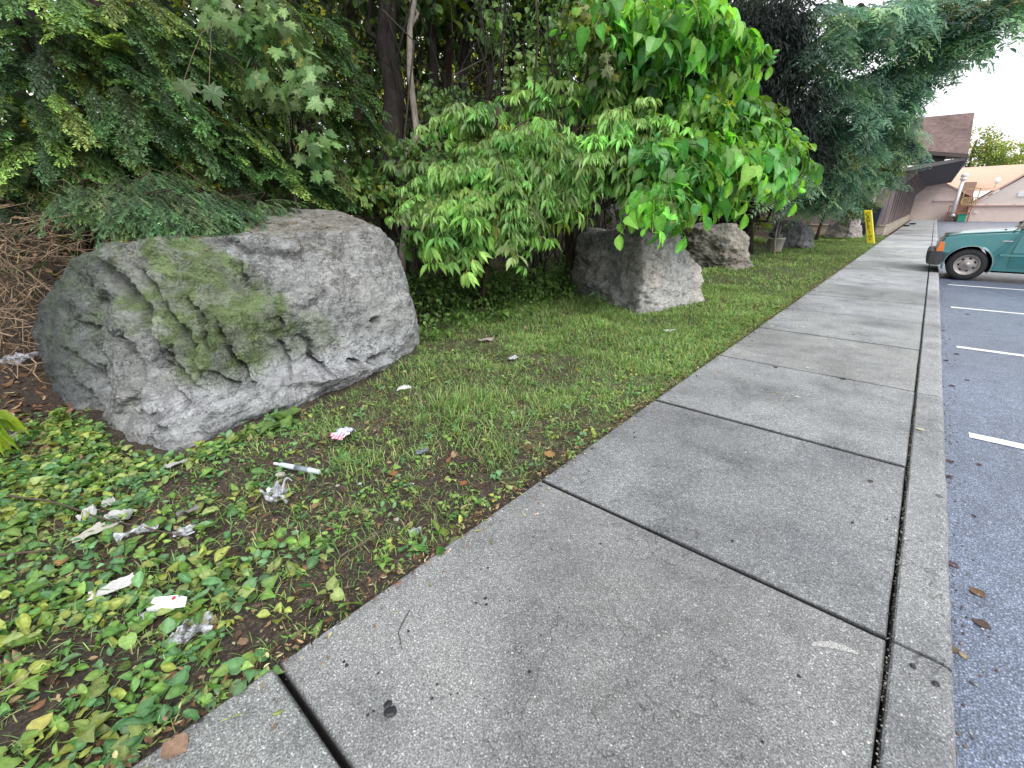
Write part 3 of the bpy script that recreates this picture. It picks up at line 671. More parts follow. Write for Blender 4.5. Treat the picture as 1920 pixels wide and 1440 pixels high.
# maple
MAP = [(.168, .294, .098), (.126, .238, .084), (.238, .350, .154)]
MAPL = [cl_broad(s+40, .2, 6, .17, T_MAPLE, .95) for s in range(4)]
bl = [(at(500, 40, 4.9), (.22, .3, .3), 1), (at(560, 130, 5.0), (.14, .18, .2), .6), (at(590, 270, 5.4), (.10, .12, .22), .45), (at(480, 140, 5.), (.12, .15, .12), .3), (at(420, 5, 4.9), (.2, .3, .12), .5)]
tree('maple_sapling', 'young maple with large grey green lobed leaves hanging between the evergreen and the pale trunk', 'tree', (at(545, 400, 7.4)[0], at(545, 400, 7.4)[1], gz(-7.4, 4)), at(530, -200, 7.2), .035, .02, bl, MAPL, 46, MAP,
     m_leaf('maple_leaf', .35, .5, .35, (1.1, 1.1, .6)), BARK_BR, sc=(.8, 1.15), tilt=1.0, face=(.8, -.1), shell=.2, lr=.012)
t = thing('maple_spray', 'two broad maple leaves alone in front of the dark evergreen', 'branch', at(372, 150, 4.3))
P = A([at(345, 150, 4.2), at(392, 160, 4.2)]); Mf = frames(A([[.15, -.1, -1], [.2, .25, -1]]), A([[.9, -.6, .25], [.8, -.5, .5]]), [.20, .19], [.2, .22])
for i in range(2): mb = MB(); mb.inst(T_MAPLE, Mf[i:i+1], P[i:i+1], [((.10, .16, .06), (.09, .17, .07))[i]]); mb.build('leaf', LEAF, t)
mb = MB(); b0 = at(400, 40, 4.6)
for p in P: mb.tube(curve(b0, p, -.05, 7, .03), [.003]*7, 4, (.2, .15, .1))
mb.build('stem', TWIG, t)

# ================================================================ the wood: trunks one can tell apart
TR = [  # px at top edge, px at base row, base px y, depth, radius, pale
    (775, 757, 415, 7.2, .055, 1, 'thin pale barked trunk, the only light one in the wood'),
    (722, 742, 430, 7.8, .20, 0, 'thick dark trunk just left of the pale one'),
    (812, 800, 400, 9.5, .13, 0, 'dark trunk just right of the pale one'),
    (842, 830, 400, 10.5, .14, 0, 'reddish brown trunk, second to the right of the pale one'),
    (872, 858, 400, 9.8, .10, 0, 'dark trunk, third to the right of the pale one'),
    (940, 890, 390, 8.6, .07, 0, 'slim black trunk leaning right above the box elder bush'),
    (965, 955, 400, 11.5, .12, 0, 'dim trunk behind the slim leaning one'),
    (1010, 985, 400, 11, .13, 0, 'dark trunk behind the top of the box elder bush'),
    (1045, 1020, 400, 12, .12, 0, 'dark trunk near the middle of the wood, behind hanging vines'),
    (1100, 1075, 400, 10.5, .16, 0, 'thick dark trunk left of the broad leaved tree'),
    (1150, 1125, 400, 12.5, .13, 0, 'dark trunk half hidden by the broad leaved tree'),
    (655, 672, 420, 9.5, .12, 0, 'dim brown trunk behind the evergreen shoots'),
    (615, 632, 420, 11, .10, 0, 'slender brown trunk far back behind the evergreen shoots'),
    (436, 446, 330, 8.2, .06, 0, 'brown trunk showing between the maple leaves and the evergreen'),
    (536, 548, 300, 8.6, .055, 1, 'short piece of light trunk behind the maple leaves'),
    (70, 110, 330, 7.2, .14, 0, 'black trunk at the far left behind the evergreen'),
    (560, 600, 400, 13, .16, 0, 'dim trunk at the back of the wood behind the maple'),
    (905, 890, 380, 14, .15, 0, 'dim trunk at the back of the wood above the box elder bush'),
    (690, 700, 380, 13, .11, 0, 'dim trunk at the back of the wood left of the thick dark one')]
WG = [(.050, .094, .022), (.033, .066, .020), (.077, .132, .028), (.132, .187, .022)]
for i, (x0, x1, yb, d, r, pale, lab) in enumerate(TR):
    a = at(x1, yb, d); b = at(x0, 0, d); dr = (b-a)/(b[2]-a[2]+1e-6)
    gb = a-dr*(a[2]-float(gz(a[0], a[1]))); gb[2] = gz(gb[0], gb[1]); tp = a+dr*(7.5-a[2]+rng.uniform(-.5, .8))
    bls = [(tp+A([rng.normal()*.5, rng.normal()*.5, -.3]), (1.3, 1.3, .9), 1), (tp+A([rng.normal()*.8, rng.normal()*.8, -1.6]), (1.2, 1.2, .7), 1)]
    tree('forest_tree', lab, 'tree', gb, tp, r*1.1, r*.6, bls, BIG, 20, WG, LEAF_DK, BARK_PL if pale else (BARK_BR if 'brown' in lab else BARK_DK), 'trees in the wood behind the boulders', sc=(.7, 1.2), tilt=.2, shell=.1, lr=.03)

# thin dead poles and vines of the thicket, nobody could count them
mb = MB()
for k in range(230):
    px_ = rng.uniform(560, 1250); d = rng.uniform(7.8, 14); a = at(px_, 430, d); a[0] = min(a[0], -5.4); a[2] = gz(a[0], a[1]); b = a+A([rng.normal()*.7, rng.normal()*.7, rng.uniform(2.5, 6)])
    r = rng.uniform(.006, .028); mb.tube(curve(a, b, 0, 8, .16), np.linspace(r, r*.4, 8), 5, A([.05, .042, .035])*rng.uniform(.3, 1.4))
stuff(mb.build('thicket_stems', m_plain('thicket_bark', (.05, .04, .03), .9, vc=True, var=.4)), 'tangle of thin dark stems and vines in the wood', 'undergrowth')

# deep foliage of the wood: reads as one mass
mb = MB()
def mass(n, x0, x1, y0, y1, z0, z1, lib, col, sc, tilt=.35):
    P = np.stack([rng.uniform(x0, x1, n), rng.uniform(y0, y1, n), rng.uniform(z0, z1, n)], 1)
    den = fbm(P*.8, 3, 77); P = P[den > -.12]; m = len(P); cc = pick(col, m, .25)*(1+.5*fbm(P*.5, 2, 78))[:, None].clip(.4, 1.7)
    P[:, 2] += np.maximum(0, gz(P[:, 0], P[:, 1]))
    place(mb, lib, P, rng.normal(size=m)*.9, tilt+rng.normal(size=m)*.3, rng.uniform(sc[0], sc[1], m), cc)
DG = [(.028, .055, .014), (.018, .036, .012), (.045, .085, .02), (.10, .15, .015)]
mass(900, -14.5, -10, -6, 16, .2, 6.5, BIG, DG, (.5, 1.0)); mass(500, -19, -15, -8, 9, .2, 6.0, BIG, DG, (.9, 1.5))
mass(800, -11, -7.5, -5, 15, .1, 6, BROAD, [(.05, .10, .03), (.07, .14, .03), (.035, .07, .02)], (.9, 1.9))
mass(240, -8.5, -5, -7, 24, 6.0, 9, BIG, DG, (.9, 1.8))  # unseen canopy overhead, added to block the sky and darken the wood
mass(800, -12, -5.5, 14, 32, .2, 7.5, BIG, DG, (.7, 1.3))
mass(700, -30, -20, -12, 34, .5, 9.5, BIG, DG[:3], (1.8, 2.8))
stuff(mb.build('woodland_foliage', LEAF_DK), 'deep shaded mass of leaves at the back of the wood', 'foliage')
# leaves glimpsed through the wood, sunlight put into their bright yellow colour
mb = MB()
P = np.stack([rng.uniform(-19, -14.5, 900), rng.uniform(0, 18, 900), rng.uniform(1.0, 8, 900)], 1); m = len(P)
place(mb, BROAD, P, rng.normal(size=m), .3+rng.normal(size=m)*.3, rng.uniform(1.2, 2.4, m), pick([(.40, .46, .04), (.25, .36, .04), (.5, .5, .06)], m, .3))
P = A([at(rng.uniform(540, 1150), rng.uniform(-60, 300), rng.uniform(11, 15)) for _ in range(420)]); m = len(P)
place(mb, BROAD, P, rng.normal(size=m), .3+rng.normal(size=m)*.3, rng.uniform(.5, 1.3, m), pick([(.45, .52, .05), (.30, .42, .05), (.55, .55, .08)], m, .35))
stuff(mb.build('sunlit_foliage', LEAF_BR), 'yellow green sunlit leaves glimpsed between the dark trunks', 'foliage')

# ================================================================ box elder bush
BX = [(.22, .44, .11), (.16, .36, .085), (.32, .53, .17), (.25, .47, .11)]
bl = [(at(905, 210, 6.3), (.30, .36, .16), .8), (at(930, 300, 5.9), (.38, .40, .26), 1.9), (at(840, 330, 6.2), (.3, .3, .25), .8), (at(835, 425, 5.8), (.14, .2, .08), .3), (at(1190, 160, 6.4), (.4, .4, .25), .7), (at(1010, 180, 6.5), (.35, .35, .2), .45), (at(1010, 250, 6.1), (.36, .4, .2), 1.1), (at(1090, 290, 6.1), (.36, .4, .3), 1.3),
      (at(1180, 230, 6.2), (.38, .42, .24), 1.2), (at(860, 385, 5.7), (.26, .32, .18), 1.0), (at(950, 385, 5.8), (.28, .33, .20), 1.0), (at(1050, 345, 6.1), (.28, .32, .18), .8), (at(810, 370, 5.9), (.16, .22, .12), .4),
      (at(925, 440, 5.8), (.12, .16, .08), .22), (at(1150, 310, 6.3), (.3, .3, .2), .6), (at(1000, 345, 6.3), (.4, .4, .2), .8)]
tree('box_elder_bush', 'leafy bush of drooping pale green pointed leaflets between the two nearest boulders', 'shrub', (-4.9, 4.9, gz(-4.9, 4.9)), (-4.6, 5.0, 2.7), .045, .02, bl, BOXE, 540, BX, LEAF, BARK_BR, sc=(.6, 1.2), tilt=.35, face=(.7, -.5), shell=.1, spread=1.6, v=.3, lr=.013)
bl = [(at(850, 290, 7.2), (.5, .5, .3), 1), (at(760, 300, 7.3), (.4, .4, .3), .7), (at(700, 350, 7.0), (.3, .3, .3), .7), (at(640, 330, 6.8), (.35, .3, .35), .8), (at(920, 380, 7.2), (.5, .5, .4), 1), (at(800, 440, 6.6), (.3, .3, .2), .6), (at(980, 150, 7.6), (.5, .5, .4), .8), (at(1060, 40, 7.6), (.5, .5, .5), .9), (at(930, 40, 8.4), (.4, .4, .4), .4), (at(1180, 90, 7.6), (.5, .5, .5), .8), (at(700, 120, 8.2), (.35, .4, .4), .4), (at(1330, 150, 8), (.4, .5, .5), .5), (at(830, 180, 7.8), (.4, .4, .3), .6), (at(1080, 130, 8.), (.5, .5, .5), .8)]
tree('shade_shrub', 'dark green understorey shrub in shade behind the box elder bush', 'shrub', (-6.6, 5.6, gz(-6.6, 5.6)), (-6.5, 5.7, 2.9), .04, .02, bl, BROADH+BROAD, 480, [(.12, .24, .06), (.10, .20, .06), (.18, .32, .08)], LEAF, BARK_DK, sc=(.55, .95), tilt=.5, face=(.8, -.2), shell=.1, lr=.015)
# ================================================================ broad leaved tree (heart shaped leaves)
CT = [(.14, .40, .065), (.19, .47, .07), (.10, .30, .09), (.27, .54, .10)]
bl = [(at(1160, 30, 5.9), (.4, .45, .35), 1.0), (at(1270, 40, 5.9), (.42, .45, .35), 1.2), (at(1350, 70, 6.1), (.28, .35, .22), .7), (at(1230, 120, 6.2), (.4, .4, .3), 1), (at(1290, 210, 6.3), (.4, .42, .3), 1.2), (at(1380, 220, 6.4), (.32, .4, .22), .9),
      (at(1440, 270, 6.5), (.24, .3, .18), .6), (at(1255, 285, 5.9), (.34, .36, .25), 1.2), (at(1350, 290, 6.2), (.32, .36, .24), 1), (at(1425, 300, 6.5), (.22, .28, .18), .5), (at(1240, 350, 5.5), (.12, .16, .06), .35), (at(1300, 350, 6.2), (.2, .25, .1), .3), (at(1150, 175, 6.5), (.3, .3, .25), .5)]
tree('catalpa_tree', 'bright green tree with large heart shaped leaves leaning out over the second boulder', 'tree', (-4.9, 7.2, gz(-4.9, 7.2)), (-4.2, 6.6, 4.6), .09, .04, bl, HEART, 800, CT, LEAF_BR, BARK_BR, sc=(.6, 1.3), tilt=.45, face=(.8, -.1), shell=.15, v=.3, spread=1.5, lr=.02)
# drooping yellow-green vine leaves above it
bl = [(at(1110, 40, 5.6), (.16, .22, .2), 1), (at(1140, 110, 5.7), (.08, .1, .2), .5), (at(1085, 15, 5.6), (.2, .2, .1), .6)]
tree('vine_curtain', 'curtain of yellowish lobed vine leaves hanging at the top left of the broad leaved tree', 'vine', (-4.9, 6.1, gz(-4.9, 6.1)), (-4.3, 5.4, 3.9), .02, .012, bl, MAPL, 34, [(.26, .34, .07), (.16, .25, .07), (.30, .34, .16)], LEAF_BR, BARK_BR, sc=(.5, .8), tilt=1.0, face=(.8, -.4), lr=.008)

# ================================================================ dark conifer and grey trunk behind
DK = [(.022, .035, .032), (.030, .048, .042), (.015, .024, .022)]
bl = [(at(1430, 60, 11), (.9, .9, .9), 1.2), (at(1450, 200, 11.5), (.8, .8, .8), 1), (at(1480, 290, 12.5), (.7, .8, .5), 1), (at(1400, 330, 13), (.7, .6, .5), .8), (at(1380, 150, 11.5), (.8, .8, .8), .8), (at(1340, 380, 14), (.6, .6, .3), .4), (at(1500, 330, 14), (.7, .8, .4), .6)]
tree('dark_conifer', 'nearly black conifer standing between the broad leaved tree and the feathery tree', 'tree', (-5.0, 12.5, gz(-5., 12.5)), (-5.0, 12.5, 6.5), .22, .08, bl, [cl_broad(70+s, .35, 46, .14, T_RHOMB, .22) for s in range(4)], 1100, DK, LEAF_DK, BARK_DK, sc=(.8, 1.4), tilt=.5, face=(.7, -.5), shell=.1, lr=.03)
a = at(1487, 225, 14); b = at(1506, 90, 14); dr = (b-a)/(b[2]-a[2]); g0 = a-dr*(a[2]-0); g0[2] = gz(g0[0], g0[1])
tree('bare_sapling', 'thin grey bare stem rising in front of the dark conifer', 'tree', g0, a+dr*4.0, .030, .018, [], None, 0, DK, bark=BARK_PL)

# ================================================================ feathery tree reaching over the path
FT = [(.22, .38, .28), (.18, .32, .25), (.30, .46, .34), (.32, .50, .27), (.13, .24, .19)]
bl = [(at(1560, 60, 11), (.9, 1.0, .7), 1.5), (at(1660, 40, 11.5), (.8, 1.0, .6), 1.5), (at(1580, 180, 12), (.8, .9, .7), 1.4), (at(1660, 160, 12.5), (.7, .9, .6), 1.3), (at(1715, 40, 12), (.6, .8, .5), 1.1), (at(1780, 10, 11.5), (.5, .6, .4), .8),
      (at(1845, 5, 11), (.34, .45, .28), .5), (at(1905, -10, 11), (.3, .4, .25), .4), (at(1690, 255, 14), (.35, .5, .28), .4), (at(1725, 120, 13), (.4, .5, .35), .5), (at(1640, 320, 15), (.3, .4, .25), .35), (at(1765, 75, 12), (.36, .5, .28), .6), (at(1815, 65, 11.5), (.22, .35, .18), .3), (at(1580, 275, 13.5), (.8, .9, .6), 1.4), (at(1640, 235, 14.5), (.6, .8, .5), 1.1), (at(1550, 310, 14), (.7, .8, .4), 1.1), (at(1570, 335, 16), (.5, .6, .35), .9),
      (at(1530, 270, 13), (.6, .7, .6), 1), (at(1520, 355, 15), (.5, .8, .3), .8), (at(1665, 185, 13), (.45, .6, .4), .7), (at(1560, 365, 18), (.4, .6, .3), .5)]
tree('walnut_tree', 'tall feathery blue green tree with long pinnate leaves arching over the path', 'tree', (-4.3, 16.4, gz(-4.3, 16.4)), (-4.0, 15.4, 6.2), .20, .09, bl, PINNB, 900, FT, m_leaf('feathery_leaf', .55, .5, .45, (1.15, 1.2, .95)), BARK_DK, sc=(.75, 1.2), tilt=.45, face=(.8, -.5), shell=.5, lr=.035)
bl = [(at(1480, 325, 12), (.3, .38, .16), 1), (at(1455, 355, 12), (.25, .3, .10), .8), (at(1440, 350, 12), (.3, .3, .18), .7)]
tree('sumac_sapling', 'small sapling with fern like leaves above the plastic bucket', 'tree', (-4.1, 14.6, gz(-4.1, 14.6)), at(1455, 330, 12.4), .025, .012, bl, PINNB, 34, FT, LEAF, BARK_BR, sc=(.8, 1.1), tilt=.35, face=(.8, -.3), lr=.008)
bl = [(at(1628, 300, 19), (.6, .8, .35), 1), (at(1585, 365, 20), (.5, .8, .35), 1), (at(1668, 268, 18), (.35, .5, .25), .6)]
tree('roadside_tree', 'smaller pale green tree in front of the dark timber building', 'tree', (-3.6, 24.5, gz(-3.6, 24.5)), (-3.3, 24, 3.2), .07, .03, bl, PINNB, 170, [(.13, .22, .10), (.17, .27, .10)], LEAF, BARK_BR, sc=(.9, 1.4), tilt=.4, face=(.8, -.5), lr=.02)
# ================================================================ ground cover
def in_rock(x, y):
    """True where a boulder stands"""
    m = np.zeros(len(x), bool)
    for poly in ([tuple(on(*q)[:2]) for q in ((142, 785), (200, 818), (225, 846), (312, 856), (400, 828), (483, 796), (542, 775), (708, 713), (783, 660))]+[(-5.4, 4.0), (-6.3, 3.0), (-6.2, 1.0)], [(-2.98, 6.25), (-2.42, 7.75), (-3.3, 8.6), (-5, 8.4), (-4.75, 7.15)],
                 [(-4.5, 12.0), (-3.28, 12.1), (-3.1, 13.0), (-4.0, 14.2), (-5.2, 13.8)], [(-4.4, 19.3), (-3.1, 19.6), (-2.95, 20.6), (-3.6, 21.6), (-4.8, 21)]):
        q = np.zeros(len(x), bool); n = len(poly)
        for i in range(n):
            (x0, y0), (x1, y1) = poly[i], poly[(i+1) % n]
            c = ((y0 > y) != (y1 > y)) & (x < (x1-x0)*(y-y0)/(y1-y0+1e-9)+x0); q ^= c
        m |= q
    return m
def pts(n, x0, x1, y0, y1, dens):
    x = rng.uniform(x0, x1, n); y = rng.uniform(y0, y1, n)
    k = (rng.random(n) < dens(x, y)) & ~in_rock(x, y); x, y = x[k], y[k]
    return np.stack([x, y, gz(x, y)], 1)
def n2(x, y, s, seed): return fbm(np.stack([x*s, y*s, x*0], 1), 3, seed)
def ed(x, y): return sstep(-1.355, -1.42, x+.05*n2(x, y, 3, 90))
def bare(x, y): return sstep(-.05, .35, n2(x, y, 1.3, 91)+.25*np.exp(-((x+2.55)/.5)**2-((y-3.3)/.8)**2)+.30*np.exp(-((x+1.75)/.45)**2-((y-.2)/1.1)**2))
def f_broad(x, y):
    near = sstep(2.2, .1, y+.25*(x+3)); edge = np.exp(-((x+1.52)/.20)**2)*(.35+.4*sstep(.5, 2.5, y))
    return np.clip((near*.95+edge+.10)*(1-.75*bare(x, y))*(.35+.65*ed(x, y))*sstep(-5.2, -4.2, x), 0, 1)
def f_grass(x, y):
    base = sstep(-.3, 2.1, y+.5*n2(x, y, .9, 93)); tuft = sstep(.0, .35, n2(x, y, 1.9, 94))
    return np.clip((base*(.35+.75*tuft)+.05)*(1-.6*bare(x, y))*sstep(-1.36, -1.46, x+.10*n2(x, y, 4, 95)-.03*sstep(2, 5, y))*sstep(-5.3, -4.1, x-.06*(y-3)), 0, 1)

# broad leaved weeds: rosettes of violet and plantain
GL = [(.19, .36, .08), (.14, .30, .08), (.26, .42, .11), (.12, .27, .11), (.38, .45, .11), (.18, .34, .16), (.30, .38, .13)]
mb = MB()
def rosettes(P, size, k0, k1, tm, asp, cols, w=None, lift=.03, flat=.25):
    for p in P:
        k = rng.integers(k0, k1); a = rng.uniform(0, 6.28)+np.arange(k)*2.4+rng.normal(size=k)*.3; r = rng.uniform(.01, .035, k)*size/.05
        s = size*rng.uniform(.55, 1.25, k); d = np.stack([np.cos(a), np.sin(a), rng.normal(size=k)*flat+.12], 1)
        o = p+d*r[:, None]*A([1, 1, 0])+np.stack([r*0, r*0, rng.uniform(.15, 1, k)*lift], 1)
        N = A([0, 0, 1.])+rng.normal(size=(k, 3))*flat*1.3; c = pick([cols[rng.integers(len(cols))]], k, .22)
        tq = T_WAVES[rng.integers(5)] if tm is T_OV else tm; mb.inst(tq, frames(d, N, s*asp, s), o, c)
        if size > .03:
            for i in range(k): mb.faces([p, p+A([.002, 0, 0]), o[i]+A([.002, 0, 0]), o[i]], [(0, 1, 2, 3)], (.14, .2, .06))
P = pts(6400, -4.9, -1.36, -2.6, 3.0, lambda x, y: f_broad(x, y)*sstep(1.4, .4, y+.3*(x+3)+.3*n2(x, y, 1.1, 88))*.85)
rosettes(P[::4], .050, 3, 6, T_HEART, .9, GL, lift=.05, flat=.4); rosettes(P[1::4], .075, 2, 5, T_OV, .55, GL, lift=.045, flat=.35); rosettes(P[2::4], .055, 3, 6, T_OV, .78, GL, lift=.05, flat=.4); rosettes(P[3::4], .035, 3, 7, T_OV, .8, GL, lift=.06, flat=.5)
P = pts(9000, -4.9, -1.36, -2.5, 8, lambda x, y: np.clip(f_broad(x, y)*.75+.12*ed(x, y), 0, 1))
rosettes(P[::3], .036, 3, 7, T_OV, .55, GL, lift=.03, flat=.4); rosettes(P[1::3], .018, 5, 10, T_OV, .75, GL[:3], lift=.03, flat=.5); rosettes(P[2::3], .03, 3, 7, T_HEART, .9, GL, lift=.03)
P = pts(5000, -4.8, -1.38, 5, 26, lambda x, y: .10+.4*np.exp(-((x+1.6)/.2)**2))
rosettes(P, .06, 2, 5, T_OV, .6, [(.20, .30, .08), (.26, .36, .11), (.14, .22, .06)])
# big torn leaf bunch at the big boulder's foot is separate; taller weeds at the wood edge
stuff(mb.build('broad_leaf_weeds', LEAF), 'low broad leaved weeds covering the soil', 'weeds')
mb = MB()
P = pts(1500, -6.2, -3.9, 3.2, 12, lambda x, y: sstep(-4.0, -4.5, x+.07*(y-4)+.3*n2(x, y, .9, 97))*.75)
m = len(P); P[:, 2] += rng.uniform(.05, .4, m)*sstep(-4.0, -4.8, P[:, 0]); W4 = [cl_broad(s+90, .14, 16, .055, T_OV, .7) for s in range(4)]+[cl_broad(95, .15, 12, .07, T_HEART, .85)]
place(mb, W4, P, rng.normal(size=m)*.8-.2, .1+rng.normal(size=m)*.3, rng.uniform(.7, 1.5, m), pick([(.08, .17, .035), (.11, .22, .05), (.15, .26, .06)], m, .2))
stuff(mb.build('wood_edge_weeds', LEAF), 'knee high weeds along the shaded edge of the wood', 'weeds')

# grass
GC = [(.24, .45, .11), (.19, .39, .10), (.32, .50, .15), (.44, .50, .22), (.18, .35, .12)]
mb = MB()
def grass(P, ln, wd, k, spread, lean=.7):
    P = np.repeat(P, k, 0); n = len(P); P = P+np.stack([rng.normal(size=n)*spread, rng.normal(size=n)*spread, np.zeros(n)], 1); P[:, 2] = gz(P[:, 0], P[:, 1])-.004
    kk = P[:, 0] < -1.375; P = P[kk]; n = len(P)
    a = rng.uniform(0, 6.28, n); l = ln*rng.uniform(.45, 1.3, n)*(1+.5*n2(P[:, 0], P[:, 1], 2.3, 99)).clip(.5, 1.6); D = np.stack([np.cos(a)*lean, np.sin(a)*lean, rng.uniform(.35, 1.1, n)], 1); N = np.stack([-np.cos(a), -np.sin(a), np.full(n, .8)], 1)+rng.normal(size=(n, 3))*.2
    dry = (rng.random(n) < .10)[:, None]; c = pick(GC, n, .2)*(1-dry)+A([.34, .28, .14])*dry
    c = c*(1+.35*n2(P[:, 0], P[:, 1], .9, 96))[:, None]
    mb.inst(T_BLADE, frames(D, N, wd*rng.uniform(.7, 1.3, n), l), P, c)
grass(pts(30000, -4.9, -1.36, -1.8, 4.2, lambda x, y: f_grass(x, y)*.75+.02), .058, .0042, 4, .018)
grass(pts(36000, -5.0, -1.36, 4.0, 9.5, lambda x, y: f_grass(x, y)*.9+.18), .070, .0065, 3, .03)
grass(pts(26000, -5.4, -1.36, 9.3, 29, lambda x, y: f_grass(x, y)*.9+.1), .085, .012, 2, .05)
grass(pts(9000, -4.9, -1.37, -2.4, 3.2, lambda x, y: .35+.4*sstep(-.2, .3, n2(x, y, 2.2, 101))), .075, .0032, 2, .04, 2.2)
# lush tufts
for (px_, py_, n, L) in [(870, 760, 170, .13), (790, 700, 70, .10), (700, 870, 70, .09), (900, 840, 80, .10), (620, 730, 60, .09), (1000, 640, 90, .09), (1110, 610, 120, .10), (560, 980, 40, .08), (1010, 540, 120, .16), (1090, 575, 110, .14), (1390, 470, 180, .22), (1420, 455, 160, .22), (1470, 455, 120, .16), (960, 590, 120, .12), (1150, 590, 90, .12), (860, 590, 100, .12)]:
    c = on(px_, py_); P = c+rng.normal(size=(n//2, 3))*A([.12, .13, 0])*(1+.05*c[1]); grass(P[~in_rock(P[:, 0], P[:, 1])], L, .005+.0006*c[1], 5, .035, .5)
stuff(mb.build('grass', GRASSM), 'patchy grass strip between the path and the boulders', 'grass')

# dead leaves, straw and crumbs on the soil
mb = MB(); DC = [(.20, .11, .06), (.13, .075, .045), (.30, .20, .12), (.24, .13, .08), (.09, .055, .04), (.34, .27, .16)]
def litter(P, s, asp, cols, tm=T_OV, up=.006, curl=.5):
    n = len(P); P = P+A([0, 0, up]); a = rng.uniform(0, 6.28, n); D = np.stack([np.cos(a), np.sin(a), rng.normal(size=n)*.25], 1)
    N = A([0, 0, 1.])*np.where(rng.random(n) < .5, 1, -1)[:, None]+rng.normal(size=(n, 3))*curl; sc = s*rng.uniform(.5, 1.3, n)
    mb.inst(tm, frames(D, N, sc*asp*rng.uniform(.6, 1.2, n), sc), P, pick(cols, n, .25))
litter(pts(3500, -7.2, -4.0, -3.0, .9, lambda x, y: .75+0*x), .075, .6, DC)
litter(pts(5200, -4.3, -1.37, -2.6, 2.5, lambda x, y: .35+.5*np.exp(-((x+1.7)/.5)**2)*sstep(1.2, -.3, y)), .045, .55, DC)
litter(pts(2600, -4.9, -1.37, 2.0, 9, lambda x, y: .25+.35*bare(x, y)), .035, .5, DC[:4]+[(.35, .30, .18)])
litter(pts(1500, -6, -3.6, 3.0, 14, lambda x, y: .5+0*x), .07, .6, DC)
litter(pts(22000, -4.5, -1.365, -2.6, 6, lambda x, y: .6+0*x), .017, .6, DC+[(.30, .34, .2), (.42, .36, .22)], T_RHOMB, .003)
litter(pts(15000, -4.3, -1.37, -2.6, 7, lambda x, y: .5+0*x), .06, .035, [(.34, .27, .16), (.22, .16, .10), (.12, .09, .06)], T_RHOMB, .01, .3)
# straw and crumbs spilled over the edge of the slabs
n = 2600; y = rng.uniform(-1.2, 16, n); x = -1.40+rng.normal(size=n)*.035; x = np.where(rng.random(n) < .12, x+rng.uniform(0, .25, n), x); litter(np.stack([x, y, np.full(n, .001)], 1), .028, .35, DC+[(.30, .34, .12), (.45, .42, .22), (.2, .26, .08)], T_OV, .006, .4)
stuff(mb.build('leaf_litter', DRYLEAF), 'brown dead leaves and straw scattered over the bare soil', 'leaf litter')
# soil crumbs
mb = MB(); oc = bmesh.new(); bmesh.ops.create_icosphere(oc, subdivisions=1, radius=.5); ov = A([v.co[:] for v in oc.verts]); of = [tuple(v.index for v in f.verts) for f in oc.faces]; oc.free()
T_LUMP = T(ov*(1+.25*np.random.default_rng(5).normal(size=(len(ov), 1))), of)
P = pts(7000, -4.4, -1.36, -2.4, 4, lambda x, y: .5+.5*bare(x, y)); m = len(P); s = rng.uniform(.006, .026, m)**1
n = 500; y = rng.uniform(-1.2, 9, n); P2 = np.stack([-1.385+np.abs(rng.normal(size=n))*.02, y, np.full(n, .0)], 1); P = np.concatenate([P, P2]); s = np.concatenate([s, rng.uniform(.004, .014, n)]); m = len(P)
mb.inst(T_LUMP, rz(rng.uniform(0, 6, m))*s[:, None, None], P, A([1.1, 1, 1])*rng.uniform(.5, 1.5, (m, 1)))
stuff(mb.build('soil_crumbs', SOIL), 'loose dark soil crumbs', 'soil')
# fine grit, crumbs and petals on the pavement
mb = MB(); n = 1500; y = rng.uniform(.2, 22, n)**1; x = rng.uniform(-1.36, .24, n); k = rng.random(n) < (.25+.75*sstep(-.4, -1.3, x)); P = np.stack([x, y, np.full(n, .002)], 1)[k]; m = len(P)
s = rng.uniform(.003, .009, m)*(1+.06*P[:, 1]); mb.inst(T_LUMP, rz(rng.uniform(0, 6, m))*s[:, None, None]*A([1, 1, .4]), P, pick([(.10, .09, .08), (.5, .48, .42), (.16, .13, .08), (.6, .58, .5), (.03, .03, .03)], m, .2))
n = 900; y = rng.uniform(.1, 20, n); P = np.stack([KX+.01+np.abs(rng.normal(size=n))*.06, y, np.full(n, AZ+.003)], 1); s = rng.uniform(.004, .013, n); mb.inst(T_LUMP, rz(rng.uniform(0, 6, n))*s[:, None, None]*A([1, 1, .5]), P, pick([(.12, .11, .11), (.35, .34, .33), (.14, .10, .07)], n, .25))
# filth lying in the kerb joint
n = 1600; y = rng.uniform(-.6, 12, n); P = np.stack([WX1+rng.normal(size=n)*.004, y, rng.uniform(-.012, -.004, n)], 1); s = rng.uniform(.003, .008, n); mb.inst(T_LUMP, rz(rng.uniform(0, 6, n))*s[:, None, None], P, pick([(.03, .03, .03), (.10, .09, .07), (.25, .24, .22)], n, .25))
stuff(mb.build('grit', m_plain('grit_bits', (.2, .2, .2), .8, vc=True)), 'fine grit and crumbs on the pavement and along the kerb', 'grit')

